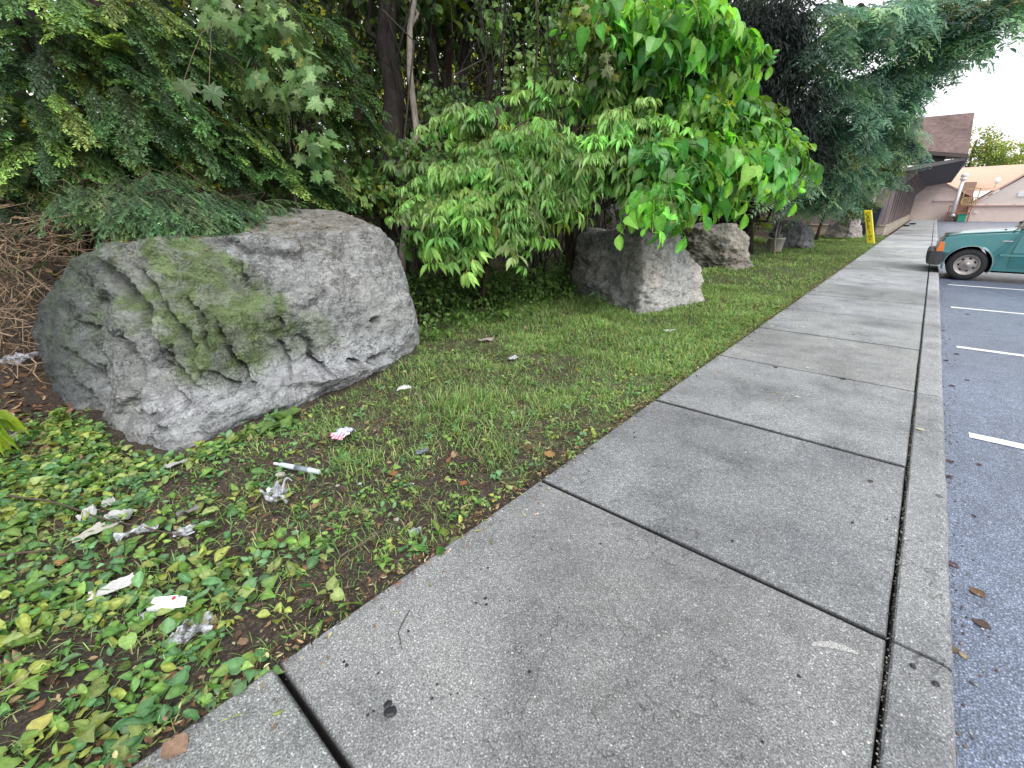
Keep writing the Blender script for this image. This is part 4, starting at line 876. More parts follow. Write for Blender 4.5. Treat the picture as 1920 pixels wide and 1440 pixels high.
# ---------------------------------------------------------------- plants one can single out
def weed(name, label, px_, py_, size, n, tm, asp, col, h=.12, zoff=0, cat='weed', group=None, up=.5):
    c = on(px_, py_); c[2] = float(gz(c[0], c[1])); t = thing(name, label, cat, c, group); mb = MB(); st = MB()
    a = rng.uniform(0, 6.28, n); r = rng.uniform(.01, 1, n)*size*1.1; D = np.stack([np.cos(a), np.sin(a), rng.uniform(-.3, up, n)], 1); O = c+np.stack([np.cos(a)*r, np.sin(a)*r, rng.uniform(.2, 1, n)*h], 1)
    Mf = frames(D, A([0, 0, 1.])+rng.normal(size=(n, 3))*.35, size*asp*rng.uniform(.7, 1.2, n), size*rng.uniform(.7, 1.2, n)); cf_ = pick(col, n, .18)
    if n < 12:
        for i in range(n): lb = MB(); lb.inst(tm, Mf[i:i+1], O[i:i+1], cf_[i:i+1]); lb.build('leaf', LEAF, t)
    else: mb.inst(tm, Mf, O, cf_); mb.build('leaf', LEAF, t)
    for o in O[:40]: st.tube(curve(c-A([0, 0, .02]), o, 0, 5, .15), .0018, 3, (.16, .22, .07))
    st.build('stem', m_leaf_stem, t); return t
m_leaf_stem = m_plain('green_stem', (.14, .2, .07), .6, vc=True)
weed('dock_plant', 'clump of wide green leaves growing against the foot of the mossy boulder', 535, 790, .13, 9, T_HEART, .8, [(.12, .24, .06), (.17, .30, .08)], .06)
weed('clover_patch', 'bright clump of tiny round leaves left of the mossy boulder on brown litter', 122, 800, .035, 70, T_HEART, .95, [(.20, .30, .06), (.16, .27, .05), (.30, .34, .10)], .15)
weed('bramble_seedling', 'leafy seedling climbing the right end of the mossy boulder', 800, 520, .10, 26, T_OV, .6, [(.10, .22, .05), (.07, .17, .04)], .35)
weed('ivy_clump', 'clump of pale heart shaped leaves right of the mossy boulder under the bush', 865, 585, .085, 40, T_HEART, .9, [(.14, .26, .09), (.10, .20, .06)], .28)
weed('mugwort_plant', 'spiky pale green weed left of the second boulder', 1010, 545, .13, 34, T_OV, .28, [(.12, .22, .09), (.09, .18, .06)], .35)
weed('chickweed_patch', 'low yellow green mat of tiny leaves at the right foot of the mossy boulder', 815, 640, .035, 120, T_OV, .7, [(.14, .30, .05), (.18, .34, .07)], .12)
weed('plantain', 'flat plantain rosette on the grass right of the white foam half', 850, 790, .09, 7, T_OV, .55, [(.14, .25, .08)], .02)
weed('plantain', 'plantain rosette spilling over the path edge beside the cigarette end', 835, 1018, .085, 8, T_OV, .5, [(.10, .26, .05), (.20, .30, .06)], .03)
weed('burdock_leaf', 'weeds with long leaves in front of the shaded face of the second boulder', 1120, 575, .16, 22, T_OV, .2, [(.13, .23, .09)], .22)
weed('boulder_ivy', 'leaves sprouting on top of the right corner of the mossy boulder', 715, 372, .08, 0 or 1, T_HEART, .8, [(.12, .24, .06)], .05) if False else None
# young yellow-green shoot at the left edge, close to the lens
c = at(5, 850, 2.75); t = thing('cherry_laurel_shoot', 'vivid yellow green long leaved shoot at the left edge of the photo', 'plant', (c[0]-.1, c[1]-.1, 0))
mb = MB(); b0 = A([c[0]-.12, c[1]-.06, 0.]); tip = at(-12, 775, 2.85); st = MB(); st.tube(curve(b0, tip, 0, 8, .05), np.linspace(.006, .003, 8), 5, (.2, .24, .08)); st.build('stem', m_leaf_stem, t)
k = 11; O = np.repeat(tip[None], k, 0)+rng.normal(size=(k, 3))*.02; e = A([at(48, 800, 2.75), at(40, 785, 2.8), at(18, 832, 2.7), at(-10, 850, 2.7), at(-60, 800, 2.9), at(28, 812, 2.9), at(-5, 740, 3.0), at(-50, 760, 2.9), at(8, 868, 2.9), at(-30, 870, 2.8), at(52, 818, 2.95)])
D = e-O; mb.inst(T_OV, frames(D, A([.3, -.3, 1.])+rng.normal(size=(k, 3))*.3, .045, np.linalg.norm(D, axis=1)*1.0), O, pick([(.32, .45, .04), (.24, .38, .04), (.38, .50, .06)], k, .1)); mb.build('leaf', LEAF_BR, t)

# bare thorny stems at the left
t = thing('bramble_thicket', 'tangle of bare brown thorny canes left of the mossy boulder', 'brambles', at(40, 640, 4.9)*A([1, 1, 0])); mb = MB()
for k in range(300):
    a = at(rng.uniform(-80, 150), rng.uniform(340, 690), rng.uniform(3.9, 5.6)); b = a+rng.normal(size=3)*A([.25, .35, .28]); r = rng.uniform(.0025, .007); pth = curve(a, b, rng.uniform(-.2, .2), 7, .35); c_ = A([.46, .33, .22])*rng.uniform(.35, 1.3)
    if (pth[:, 1] > .15).any() and rng.random() < .5: continue
    mb.tube(pth, np.linspace(r, r*.5, 7), 4, c_)
    for q in range(3): mb.tube(curve(pth[2+q], pth[2+q]+rng.normal(size=3)*.10, 0, 4, .3), [r*.5, r*.4, r*.3, r*.15], 3, c_)
for k in range(110):
    a = at(rng.uniform(-60, 200), rng.uniform(390, 500), rng.uniform(3.9, 5.2)); b = a+A([rng.normal()*.2, .25+rng.normal()*.3, rng.normal()*.15]); mb.tube(curve(a, b, rng.uniform(-.1, .2), 6, .35), np.linspace(.004, .0015, 6), 4, A([.46, .33, .21])*rng.uniform(.4, 1.2))
mb.build('stem', TWIG, t)
mb = MB(); n = 420; P = at(50, 520, 4.9)+rng.normal(size=(n, 3))*A([.3, .35, .28]); litter(P, .06, .6, [(.22, .13, .08), (.14, .09, .06), (.30, .2, .12)], T_OV, 0, 1.2); mb.build('dead_leaves', DRYLEAF, t)
# runner stems over the top of the boulder
for i, (pa, pb, lab) in enumerate([((380, 452), (540, 462), 'thin root like vine lying along the top edge of the mossy boulder'), ((530, 440), (640, 434), 'short pale vine on the top right of the mossy boulder')]):
    mb = MB(); q = curve(at(*pa, 4.0)+A([.25, -.1, .10]), at(*pb, 4.3)+A([.2, -.1, .10]), .0, 12, .06); dep = bpy.context.evaluated_depsgraph_get()
    rk = [o for o in bpy.data.objects if o.name == 'boulder'][0]; bv = BVHTree.FromObject(rk, dep); L0 = rk.location; qq = []
    for p in q:
        h = bv.ray_cast(Vector((p+A([.0, 0, .6])).tolist())-L0, Vector((-.1, 0, -1)))
        qq.append(A((h[0]+L0)[:])+A([0, 0, .006]) if h[0] is not None else p)
    mb.tube(A(qq), np.linspace(.006, .003, len(qq)), 5, (.30, .25, .18)); solo(mb, 'dry_vine', TWIG, lab, 'vine')

# debris caught on top of the big boulder
dep = bpy.context.evaluated_depsgraph_get(); rk = [o for o in bpy.data.objects if o.name == 'boulder'][0]; bv = BVHTree.FromObject(rk, dep); L0 = rk.location
def on_rock(x, y):
    h = bv.ray_cast(Vector((x, y, 3))-L0, Vector((0, 0, -1))); return A((h[0]+L0)[:]) if h[0] is not None else None
mb = MB(); P = [on_rock(rng.uniform(-5.5, -4.1), rng.uniform(.7, 3.1)) for _ in range(520)]; P = A([p for p in P if p is not None and p[2] > 1.12 and rng.random() < (.3+.7*sstep(2.6, 1.2, p[1]))])
litter(P[::2], .035, .5, DC, T_OV, .008, .5); litter(P[1::2], .05, .05, [(.30, .24, .16), (.12, .09, .06)], T_RHOMB, .008, .3)
for k in range(26):
    a = P[rng.integers(len(P))]; an = rng.uniform(0, 6.28); q = [on_rock(a[0]+math.cos(an)*u+rng.normal()*.01, a[1]+math.sin(an)*u+rng.normal()*.01) for u in np.linspace(0, rng.uniform(.08, .3), 6)]
    if all(p is not None for p in q): mb.tube(A(q)+A([0, 0, .006]), np.linspace(.004, .0015, 6), 4, A([.22, .16, .10])*rng.uniform(.5, 1.4))
stuff(mb.build('boulder_litter', DRYLEAF), 'dead leaves and twigs lying on top of the mossy boulder', 'leaf litter')
# ================================================================ litter on the weeds
PAPER = m_plain('white_paper', (.70, .70, .71), .7, var=.18, scale=40, vc=True); FILM = None
def _film():
    t = NT('clear_film'); nz = t.noise(30, 4)
    p = t.bsdf(t.ramp(nz, [(.3, (.35, .37, .42)), (.7, (.68, .69, .74))]), .18, .6)
    q = t.n('MixShader', {0: t.ramp(nz, [(.45, .10), (.62, .85)]), 1: t.n('BsdfTransparent').outputs[0], 2: p}); return t.done(q.outputs[0])
FILM = _film(); FOAM = m_plain('white_foam', (.75, .75, .74), .6, var=.1, scale=50); BLACKP = m_plain('black_plastic', (.012, .012, .014), .35, var=.2)
def sheet(px_, py_, w, l, ang, label, name='paper_scrap', cat='litter', mat=None, col=(.7, .7, .7), crum=.3, h=.02, n=16, outline=None, seed=0, group=None, lift=.02, cfun=None):
    """crumpled sheet lying on the ground"""
    c = on(px_, py_); c[2] = (float(gz(c[0], c[1])) if c[0] < WX0 else (0.0 if c[0] < KX else AZ))+lift
    g = np.linspace(-.5, .5, n); X_, Y_ = np.meshgrid(g, g, indexing='ij'); p = np.stack([X_.ravel(), Y_.ravel(), np.zeros(n*n)], 1)
    rr = 1-.22*np.abs(fbm(np.stack([np.arctan2(p[:, 1], p[:, 0]), p[:, 0]*0, p[:, 0]*0+seed], 1)*1.3, 2, seed)); p[:, :2] *= rr[:, None]
    q = p*A([w, l, 0]); nz = ridged(np.stack([p[:, 0]*3.1, p[:, 1]*3.1, p[:, 0]*0+seed*3.7], 1), 2, seed); q[:, 2] = (nz-.4)*h*min(crum+.3, .8)*.5+fbm(p*2.1+seed, 2, seed)*h*.8
    q[:, :2] += crum*.25*min(w, l)*np.stack([fbm(p*3+seed, 2, 5), fbm(p*3+seed+9, 2, 6)], 1)
    q[:, 2] -= q[:, 2].min(); R_ = rz(A([ang]))[0]; q = q@R_.T+c
    ii = np.arange(n*n).reshape(n, n); F = np.stack([ii[:-1, :-1], ii[1:, :-1], ii[1:, 1:], ii[:-1, 1:]], -1).reshape(-1, 4)
    if outline: ctr = p[F].mean(1); F = F[A([outline(a, b) for a, b, _ in ctr])]
    cl = A(col, float) *.72 if cfun is None else cfun(p); mb = MB(); mb.raw(q, F.ravel(), np.full(len(F), 4), cl)
    o = solo(mb, name, mat or PAPER, label, cat, group); s_ = o.modifiers.new('Solidify', 'SOLIDIFY'); s_.thickness = .0012; return o
D2 = math.radians
sheet(213, 1107, .15, .06, D2(80), 'folded white napkin lying on the leaves, above and left of the flat white box', 'paper_napkin', crum=.5, h=.02, seed=1, col=(.8, .8, .8))
sheet(262, 1000, .16, .07, D2(85), 'crumpled lilac white plastic wrap beside the torn carton', 'plastic_wrap', mat=FILM, crum=1.2, h=.05, seed=3)
sheet(228, 972, .11, .07, D2(60), 'white curled tissue above the crumpled lilac wrap', 'tissue', crum=.9, h=.05, seed=4, col=(.66, .66, .66))
sheet(180, 998, .20, .085, D2(97), 'beige white torn piece of carton, widest white scrap on the weeds', 'carton_piece', crum=.15, h=.025, seed=5, col=(.60, .59, .52), outline=lambda a, b: a < .35-.4*b)
sheet(170, 970, .09, .06, D2(120), 'small bent white flap standing against the torn carton', 'carton_piece', crum=.5, h=.06, seed=6, col=(.75, .75, .75))
sheet(365, 1190, .12, .10, D2(70), 'bluish shiny torn film near the edge of the path', 'plastic_film', mat=FILM, crum=1.0, h=.04, seed=7)
sheet(281, 1163, .06, .05, D2(70), 'small lilac film scrap under the flat white box', 'plastic_film', mat=FILM, crum=.8, h=.02, seed=8)
sheet(523, 933, .11, .10, D2(30), 'crumpled ball of whitish plastic left of the path, below the bottle', 'plastic_wrap', mat=FILM, crum=1.6, h=.09, seed=9)
def wrap_col(p):
    c = np.tile(A([.78, .78, .82]), (len(p), 1)); k = (np.sin(p[:, 1]*70) > .1) & (p[:, 0] > -.1); c[k] = (.25, .3, .62); k = (np.sin(p[:, 1]*55) > -.3) & (p[:, 0] < -.18); c[k] = (.7, .12, .2); return c
sheet(645, 822, .17, .11, D2(110), 'snack wrapper with red and blue print at the foot of the grass', 'snack_wrapper', crum=.7, h=.05, seed=10, n=40, cfun=wrap_col)
sheet(1255, 626, .14, .07, D2(50), 'white scrap on the grass near the path, farthest of the litter before the second boulder', crum=.6, h=.03, seed=11)
sheet(962, 679, .12, .06, D2(80), 'pale scrap in the middle of the bare brown patch', crum=.6, h=.025, seed=12, col=(.55, .57, .6))
sheet(905, 586, .22, .12, D2(80), 'crumpled grey white plastic under the bush beside the heart shaped leaves', 'plastic_wrap', mat=FILM, crum=1.2, h=.06, seed=13)
sheet(912, 640, .18, .10, D2(60), 'dusty pinkish tissue on the bare patch above the pale scrap', 'tissue', crum=1.2, h=.03, seed=14, col=(.48, .42, .38))
sheet(52, 708, .30, .16, D2(90), 'grey plastic bag half buried in brown leaves left of the mossy boulder', 'plastic_bag', mat=FILM, crum=1.1, h=.09, seed=15)
sheet(330, 868, .12, .04, D2(100), 'thin pale strip at the foot of the mossy boulder', crum=.4, h=.02, seed=16, col=(.55, .55, .55))
sheet(205, 946, .06, .05, D2(90), 'small white scrap above the white curled tissue', crum=.4, h=.03, seed=17, col=(.6, .6, .58))
sheet(355, 965, .05, .10, D2(10), 'dull grey strip of paper standing among the leaves right of the litter heap', crum=.4, h=.04, seed=18, col=(.30, .29, .27))
sheet(345, 1002, .10, .06, D2(60), 'dirty translucent scrap at the end of the long stick', 'plastic_film', mat=FILM, crum=1, h=.03, seed=19)
sheet(1515, 463, .5, .16, D2(80), 'flat white scrap on the grass by the dark mottled boulder', crum=.4, h=.05, seed=20)
sheet(780, 998, .05, .05, .3, 'whitish shred near the path just above the lone cigarette end', crum=1, h=.02, seed=22, col=(.5, .55, .6))
sheet(792, 850, .09, .03, 1.2, 'small dark and silver scrap on the soil between bottle and path', crum=1, h=.02, seed=23, col=(.2, .24, .28))
sheet(30, 823, .16, .05, D2(140), 'grey splinter of card by the yellow green shoot', crum=.2, h=.02, seed=26, col=(.38, .37, .36))
# foam half-disc
c = on(758, 731); mb = MB(); n = 20; V = []; c[2] = float(gz(c[0], c[1]))+.01
for r, z in ((.0, .045), (.035, .04), (.058, .025), (.064, .0)):
    for j in range(n+1): a = math.pi*j/n; V.append((c[0]+r*math.cos(a)*1.0*.35, c[1]+(r*math.cos(a)), c[2]+z*.2+r*math.sin(a)*.75))
F = [(i*(n+1)+j, i*(n+1)+j+1, (i+1)*(n+1)+j+1, (i+1)*(n+1)+j) for i in range(3) for j in range(n)]
mb.faces(V, F); o = solo(mb, 'foam_lid_half', FOAM, 'clean white half of a foam lid standing in the grass by the boulder', 'litter', smooth=True); s_ = o.modifiers.new('Solidify', 'SOLIDIFY'); s_.thickness = .004
# flat white box with a red dot
c = on(313, 1142); c[2] = float(gz(c[0], c[1]))+.035; t = thing('cigarette_packet', 'squashed glossy white packet with a red dot among the yellow green leaves', 'packet', c)
Rm = Matrix.Translation(Vector(c.tolist()))@Matrix.Rotation(D2(48), 4, 'Z')@Matrix.Rotation(.2, 4, 'X'); mb = MB()
mb.faces((A([(-.055, -.028, 0), (.05, -.030, .0), (.052, .028, .004), (-.05, .030, 0), (-.05, -.025, .020), (.043, -.028, .018), (.046, .024, .022), (-.048, .027, .017)])@A(Rm)[:3, :3].T)+A(Rm)[:3, 3], [(3, 2, 1, 0), (4, 5, 6, 7), (0, 1, 5, 4), (1, 2, 6, 5), (2, 3, 7, 6), (3, 0, 4, 7)], (.82, .82, .84)); mb.build('box', PAPER, t, bevel=.003)
mb = MB(); mb.faces((A([(.05, -.028, .012), (.085, -.022, .004), (.075, .020, .006), (.05, .026, .014)])@A(Rm)[:3, :3].T)+A(Rm)[:3, 3], [(0, 1, 2, 3)], (.8, .8, .82)); mb.build('flap', PAPER, t)
mb = MB(); mb.faces([A(Rm)[:3, :3]@A([.035+.008*math.cos(a), .010+.008*math.sin(a), .0222])+A(Rm)[:3, 3] for a in np.linspace(0, 6.28, 13)[:-1]], [tuple(range(12))], (.6, .04, .05)); mb.build('dot', PAPER, t)
# clear bottle tube
a = on(522, 873); b = on(600, 887); a[2] = float(gz(a[0], a[1]))+.022; b[2] = float(gz(b[0], b[1]))+.02
t = thing('plastic_tube', 'slim empty pale blue plastic tube lying on bare soil', 'litter', (a+b)/2-A([0, 0, .02]))
mb = MB(); mb.tube([a+(b-a)*u for u in (0, .05, .1, .8, .92, 1)], [.006, .012, .016, .018, .016, .013], 12, (.62, .70, .78)); mb.build('tube', m_plain('pale_blue_plastic', (.6, .68, .75), .25, vc=True, scale=50), t, True)
mb = MB(); mb.tube([a+(b-a)*u for u in (.42, .74)], [.0178, .0186], 12, (.35, .42, .5)); mb.build('print_band', m_plain('grey_print', (.4, .42, .5), .4, vc=True, scale=200, var=.6), t, True)
mb = MB(); mb.tube([a-(b-a)*.1, a], [.009, .009], 10, (.75, .75, .8)); mb.build('cap', PAPER, t, True)
# stone, cigarette ends
def lump(name, px_, py_, s, label, cat, mat, group=None, flat=.6, col=(1, 1, 1), seed=0):
    c = on(px_, py_); c[2] = (float(gz(c[0], c[1])) if c[0] < WX0 else (0 if c[0] < KX else AZ)); c = on(px_, py_, c[2]); mb = MB(); bm = bmesh.new(); bmesh.ops.create_icosphere(bm, subdivisions=2, radius=.5); v = A([q.co[:] for q in bm.verts]); f = [tuple(q.index for q in g.verts) for g in bm.faces]; bm.free()
    v = v*(1+.45*fbm(v*2.2+seed*3.3, 3, seed))[:, None]*A([s, s*1.1, s*flat])+c+A([0, 0, s*flat*.35]); mb.faces(v, f, col); return solo(mb, name, mat, label, cat, group, smooth=False)
STONE = m_plain('pale_stone', (.42, .41, .38), .8, var=.3, scale=60, vc=True)
lump('stone', 527, 893, .05, 'small pale stone just under the clear tube', 'stone', STONE, col=(.5, .48, .43))
for i, (x, y) in enumerate([(858, 931), (675, 908), (548, 893), (412, 1058), (352, 1010), (745, 975), (633, 912)]): lump('pebble', x, y, .022, 'tiny pale pebble lying on the dark soil', 'pebble', STONE, 'pale pebbles on the soil', col=(.5, .49, .46), seed=i)
def butt(px_, py_, ang, label, z=None):
    c = on(px_, py_); z0 = (0. if c[0] > WX0 else float(gz(c[0], c[1])))+.004; c[2] = z0; d = A([math.cos(ang), math.sin(ang), 0])
    t = thing('cigarette_end', label, 'cigarette end', c); mb = MB(); mb.tube([c-d*.013, c+d*.006], .004, 8, (.55, .42, .28)); mb.build('filter', PAPER, t, True)
    mb = MB(); mb.tube([c+d*.006, c+d*.014], .0038, 8, (.7, .69, .66)); mb.build('paper_end', PAPER, t, True)
butt(842, 1034, 1.9, 'lone cigarette end on the very edge of the path'); butt(772, 905, .4, 'cigarette end on the soil near the flat dark scrap'); butt(1005, 965, 1.1, 'cigarette end in the weeds beside the path joint')
# dark blobs on the slabs (wet debris)
TAR = m_plain('black_gunk', (.018, .018, .024), .45, var=.4, scale=90, spec=.5)
big = {(733, 1337): (.036, 'largest black clot on the near slab, left of the centre'), (910, 1122): (.016, 'black crumbs in the middle of the near slab')}
for i, (x, y, s) in enumerate([(733, 1337, .036), (727, 1322, .022), (650, 1248, .013), (645, 1241, .011), (910, 1122, .014), (912, 1134, .012), (893, 1131, .01), (993, 1260, .012), (375, 1352, .016), (766, 1184, .010), (709, 1263, .008), (690, 1341, .010), (701, 1334, .008), (810, 1310, .010), (845, 1303, .007), (858, 1300, .007), (915, 1065, .010), (735, 1215, .006),
                                 (1014, 1192, .007), (908, 1310, .006), (563, 1333, .008), (1048, 1139, .007), (1035, 1030, .008), (1126, 1020, .012), (1373, 1015, .014), (1598, 980, .014), (1712, 1250, .018), (1754, 1283, .02), (1430, 1392, .010), (1498, 1268, .012), (1063, 870, .012), (1190, 820, .014), (1585, 712, .02)]):
    lab = 'largest black clot on the near slab' if i == 0 else 'small black crumb of debris on the grey slabs'
    lump('debris_clot' if i == 0 else 'debris_crumb', x, y, s, lab, 'debris', TAR, None if i == 0 else 'black crumbs on the slabs', .45, seed=i)
for i, (x, y, s) in enumerate([(1498, 1299, .010), (1540, 1225, .009), (1552, 1238, .008), (1582, 1412, .012), (1690, 1340, .009), (1708, 1203, .008), (1398, 848, .012), (1536, 1108, .007), (1765, 1025, .012)]):
    lump('pale_chip', x, y, s, 'small whitish chip on the near slabs', 'debris', STONE, 'whitish chips on the slabs', .3, (.62, .61, .58), i+40)
# bent twig on the slab, sticks in the weeds
def stick(pts_, r, label, col=(.14, .11, .09), lift=.004, name='stick'):
    P = [];
    for x, y in pts_:
        c = on(x, y); z = 0. if c[0] > WX0 else float(gz(c[0], c[1]))+.02; c = on(x, y, z); c[2] = z+lift; P.append(c)
    P = A(P); t = np.linspace(0, len(P)-1, len(P)*4); Q = np.stack([np.interp(t, range(len(P)), P[:, k]) for k in range(3)], 1)+rng.normal(size=(len(t), 3))*r*.35
    mb = MB(); mb.tube(Q, np.linspace(r, r*.5, len(t)), 6, col); return solo(mb, name, TWIG, label, 'twig', smooth=True)
stick([(768, 1145), (747, 1184), (753, 1218)], .0022, 'bent thin twig lying on the near slab', (.07, .055, .045), .003)
stick([(20, 938), (120, 955), (200, 985), (260, 995), (365, 1020)], .006, 'long dark stick lying across the weeds and over the torn carton', (.10, .075, .055), .035)
stick([(0, 1052), (60, 1045), (110, 1040)], .007, 'short thick stick at the left edge among the leaves', (.12, .08, .06), .03)
stick([(560, 905), (640, 925), (730, 930), (775, 965), (790, 1010)], .0035, 'curving dark vine runner on the soil between the tube and the path', (.06, .05, .04), .01, 'runner')
stick([(640, 1050), (720, 1000)], .0032, 'straight brown stick pointing at the path edge', (.20, .15, .11), .02)
stick([(225, 860), (160, 905)], .003, 'yellowish straw leaning against the foot of the mossy boulder', (.42, .36, .18), .03, 'straw')
stick([(0, 1310), (60, 1270), (90, 1240)], .003, 'dry straw in the bottom left corner of the weeds', (.35, .29, .2), .02, 'straw')
# fallen leaves
def fallen(px_, py_, s, ang, col, label, group=None, z=None, curl=.3):
    c = on(px_, py_); zz = 0.001 if (c[0] > WX0 and c[0] < KX) else (AZ if c[0] >= KX else float(gz(c[0], c[1]))+.02); c = on(px_, py_, zz); mb = MB()
    g = [(0, -.12), (0, 0), (0, .25), (0, .5), (0, .75), (0, 1.)]; w = [.02, .16, .42, .45, .28, .0]; V = []
    for (a, b), q in zip(g, w):
        for u in (-1, -.5, 0, .5, 1): V.append((u*q, b, curl*(u*u*q*q*1.8+.35*(b-.5)**2)+.02*rng.normal()*q))
    V = A(V)*s; V[:, 2] -= V[:, 2].min(); V = V@rz(A([ang]))[0].T+c+A([0, 0, .001]); F = [(i*5+j, i*5+j+1, i*5+j+6, i*5+j+5) for i in range(5) for j in range(4)]
    mb.faces(V, F, A(col)[None]*np.repeat([.85, .95, 1.1, .95, .85], 1)[None, :].repeat(6, 0).reshape(-1, 1)); return solo(mb, 'fallen_leaf', DRYLEAF, label, 'fallen leaf', group)
fallen(1733, 808, .055, 1.2, (.50, .48, .36), 'pale cream leaf lying on top of the kerb')
fallen(1843, 1120, .06, .8, (.16, .10, .06), 'brown leaf on the asphalt, right of the black stain on the kerb')
fallen(1855, 1178, .055, 1.3, (.10, .07, .06), 'dark curled leaf on the asphalt, below the brown one'); fallen(1795, 1218, .05, 2.2, (.18, .13, .09), 'tan folded leaf against the kerb near the joint'); fallen(1810, 1235, .03, .4, (.34, .27, .18), 'small pale bit beside the tan folded leaf on the asphalt')
fallen(1795, 1065, .045, .9, (.13, .08, .09), 'dark red leaf on the asphalt beside the kerb')
for i, (x, y, s, a) in enumerate([(1782, 868, .05, .2), (1842, 873, .035, 1.5), (1785, 897, .04, .6), (1798, 665, .05, 1), (1790, 724, .05, 2), (1815, 714, .04, .4), (1778, 677, .05, 1.3), (1815, 590, .06, .3), (1830, 968, .025, 2), (1772, 620, .05, 2.1)]):
    fallen(x, y, s, a, A([.085, .05, .045])*rng.uniform(.7, 1.5), 'small dark leaf on the asphalt near the kerb', 'dark leaves along the kerb')
for i, (x, y, s, a, c_) in enumerate([(1455, 690, .05, .4, (.07, .05, .04)), (1585, 712, .05, 1.2, (.06, .05, .04)), (1515, 691, .04, .5, (.6, .6, .55)), (1500, 745, .04, 2, (.5, .5, .45)), (1580, 578, .06, .3, (.6, .6, .55)), (1508, 614, .06, 1, (.62, .62, .55)), (1640, 573, .05, .3, (.5, .52, .45)), (1475, 580, .06, .3, (.12, .10, .05)), (1450, 612, .05, 2, (.6, .58, .5)),
        (1560, 520, .07, 1, (.6, .6, .55)), (1610, 515, .07, .3, (.62, .62, .6)), (1530, 545, .06, 2, (.12, .1, .06)), (1600, 628, .04, 0, (.1, .08, .05)), (1665, 505, .08, .5, (.08, .07, .06)), (1632, 904, .03, 0, (.08, .06, .05)), (1460, 738, .04, 1, (.35, .3, .2))]):
    fallen(x, y, s, a, c_, 'small fallen petal or leaf bit on the far slabs', 'bits on the far slabs')
for i, (x, y, s, a, c_, lab) in enumerate([(55, 1380, .07, .6, (.48, .46, .14), 'yellow leaf in the bottom left corner'), (110, 1060, .06, 1, (.42, .24, .10), 'orange brown leaf among green weeds at the left edge'), (290, 1060, .07, 2, (.34, .38, .12), 'pale yellow leaf right of the white napkin') , (740, 892, .06, 1.2, (.30, .14, .06), 'rust brown leaf on the bare soil between tube and path'), (865, 910, .05, .2, (.28, .11, .05), 'rust brown leaf nearest the path edge'), (1030, 857, .08, .6, (.34, .20, .08), 'orange brown leaf at the path edge by the joint'), (345, 1408, .08, 2, (.30, .20, .14), 'light brown leaf at the bottom edge by the path')]):
    fallen(x, y, s, a, c_, lab)

# ================================================================ bucket, post, bin
c = on(1455, 470); c = A([c[0]*.80, c[1]*.80+.0, 0.]); c = A([-3.3, 15.55, .0]); s_ = 1.0
t = thing('plastic_bucket', 'off white bucket with a stick and board in it, between the third and fourth boulders', 'bucket', c)
c = on(1452, 472, 0.); c[2] = -.02; t.location = Vector(c.tolist()); k_ = 1.25
mb = MB(); mb.lathe([(.001, .0), (.15*k_, 0), (.155*k_, .01), (.195*k_, .34*k_), (.205*k_, .345*k_), (.205*k_, .375*k_), (.192*k_, .375*k_), (.19*k_, .34*k_), (.15*k_, .05), (.001, .05)], tuple(c), k=28, col=(.6, .58, .52)); mb.build('body', m_plain('dirty_plastic', (.6, .58, .52), .55, vc=True, var=.3, scale=12), t, True)
mb = MB(); mb.tube([c+A([0, 0, .06]), c+A([.02, .01, .5]), c+A([.06, .0, .85])], [.018, .016, .012], 7, (.45, .42, .38)); mb.build('stick', TWIG, t, True)
mb = MB(); mb.box((c[0]+.05, c[1]-.02, .08), (c[0]+.14, c[1], .56), (.55, .52, .48)); mb.build('board', TWIG, t, bevel=.004)
mb = MB(); mb.box((c[0]-.16, c[1]-.10, .1), (c[0]+.02, c[1]+.08, .52), (.03, .03, .03)); mb.build('black_bag', BLACKP, t, bevel=.03)

YEL = m_plain('yellow_sleeve', (.90, .74, .03), .4, var=.1, scale=10)
c = on(1633, 456, 0.); c[2] = 0; t = thing('bollard', 'bright yellow utility marker post with black vertical lettering at the grass edge', 'marker post', c)
hh = 1.22
mb = MB(); tl = A([-.06, 0, 1]); 
def bx(mb, c, sx, sy, z0, z1, col=(1, 1, 1), lean=.07):
    v = []
    for z in (z0, z1):
        for a, b in ((-1, -1), (1, -1), (1, 1), (-1, 1)): v.append((c[0]+a*sx-lean*z, c[1]+b*sy, c[2]+z))
    mb.faces(v, [(3, 2, 1, 0), (4, 5, 6, 7), (0, 1, 5, 4), (1, 2, 6, 5), (2, 3, 7, 6), (3, 0, 4, 7)], col)
bx(mb, c, .12, .12, -.05, hh, lean=.30); mb.build('sleeve', YEL, t, bevel=.012)
mb = MB(); bx(mb, c, .10, .10, hh, hh+.012, lean=.30); mb.build('cap', YEL, t)
INK = m_plain('black_ink', (.01, .01, .012), .5); SEG = {'B': 'abcdefg', 'U': 'bcdef', 'R': 'abefgcd'[:4]+'g', 'I': 'bc', 'E': 'adefg', 'D': 'bcdeg', 'C': 'adef', 'A': 'abcefg', 'L': 'def'}
def vtext(txt, x, y, z, h, parent):
    cu = bpy.data.curves.new('lettering', 'FONT'); cu.body = txt; cu.size = h; cu.align_x = 'CENTER'; cu.extrude = .001; cu.space_line = .78
    o = bpy.data.objects.new('lettering', cu); COL.objects.link(o); dg = bpy.context.evaluated_depsgraph_get(); me = bpy.data.meshes.new_from_object(o.evaluated_get(dg)); bpy.data.objects.remove(o)
    m = bpy.data.objects.new('lettering', me); COL.objects.link(m); m.location = (x, y, z); m.rotation_euler = (D2(90), D2(-16), 0); m.scale = (1.25, 1, 1); me.materials.append(INK); m.parent = parent; m.matrix_parent_inverse = Matrix.Translation(-parent.location); return m
vtext('\n'.join('CABLE'), c[0]-.32, c[1]-.134, hh-.18, .17, t)
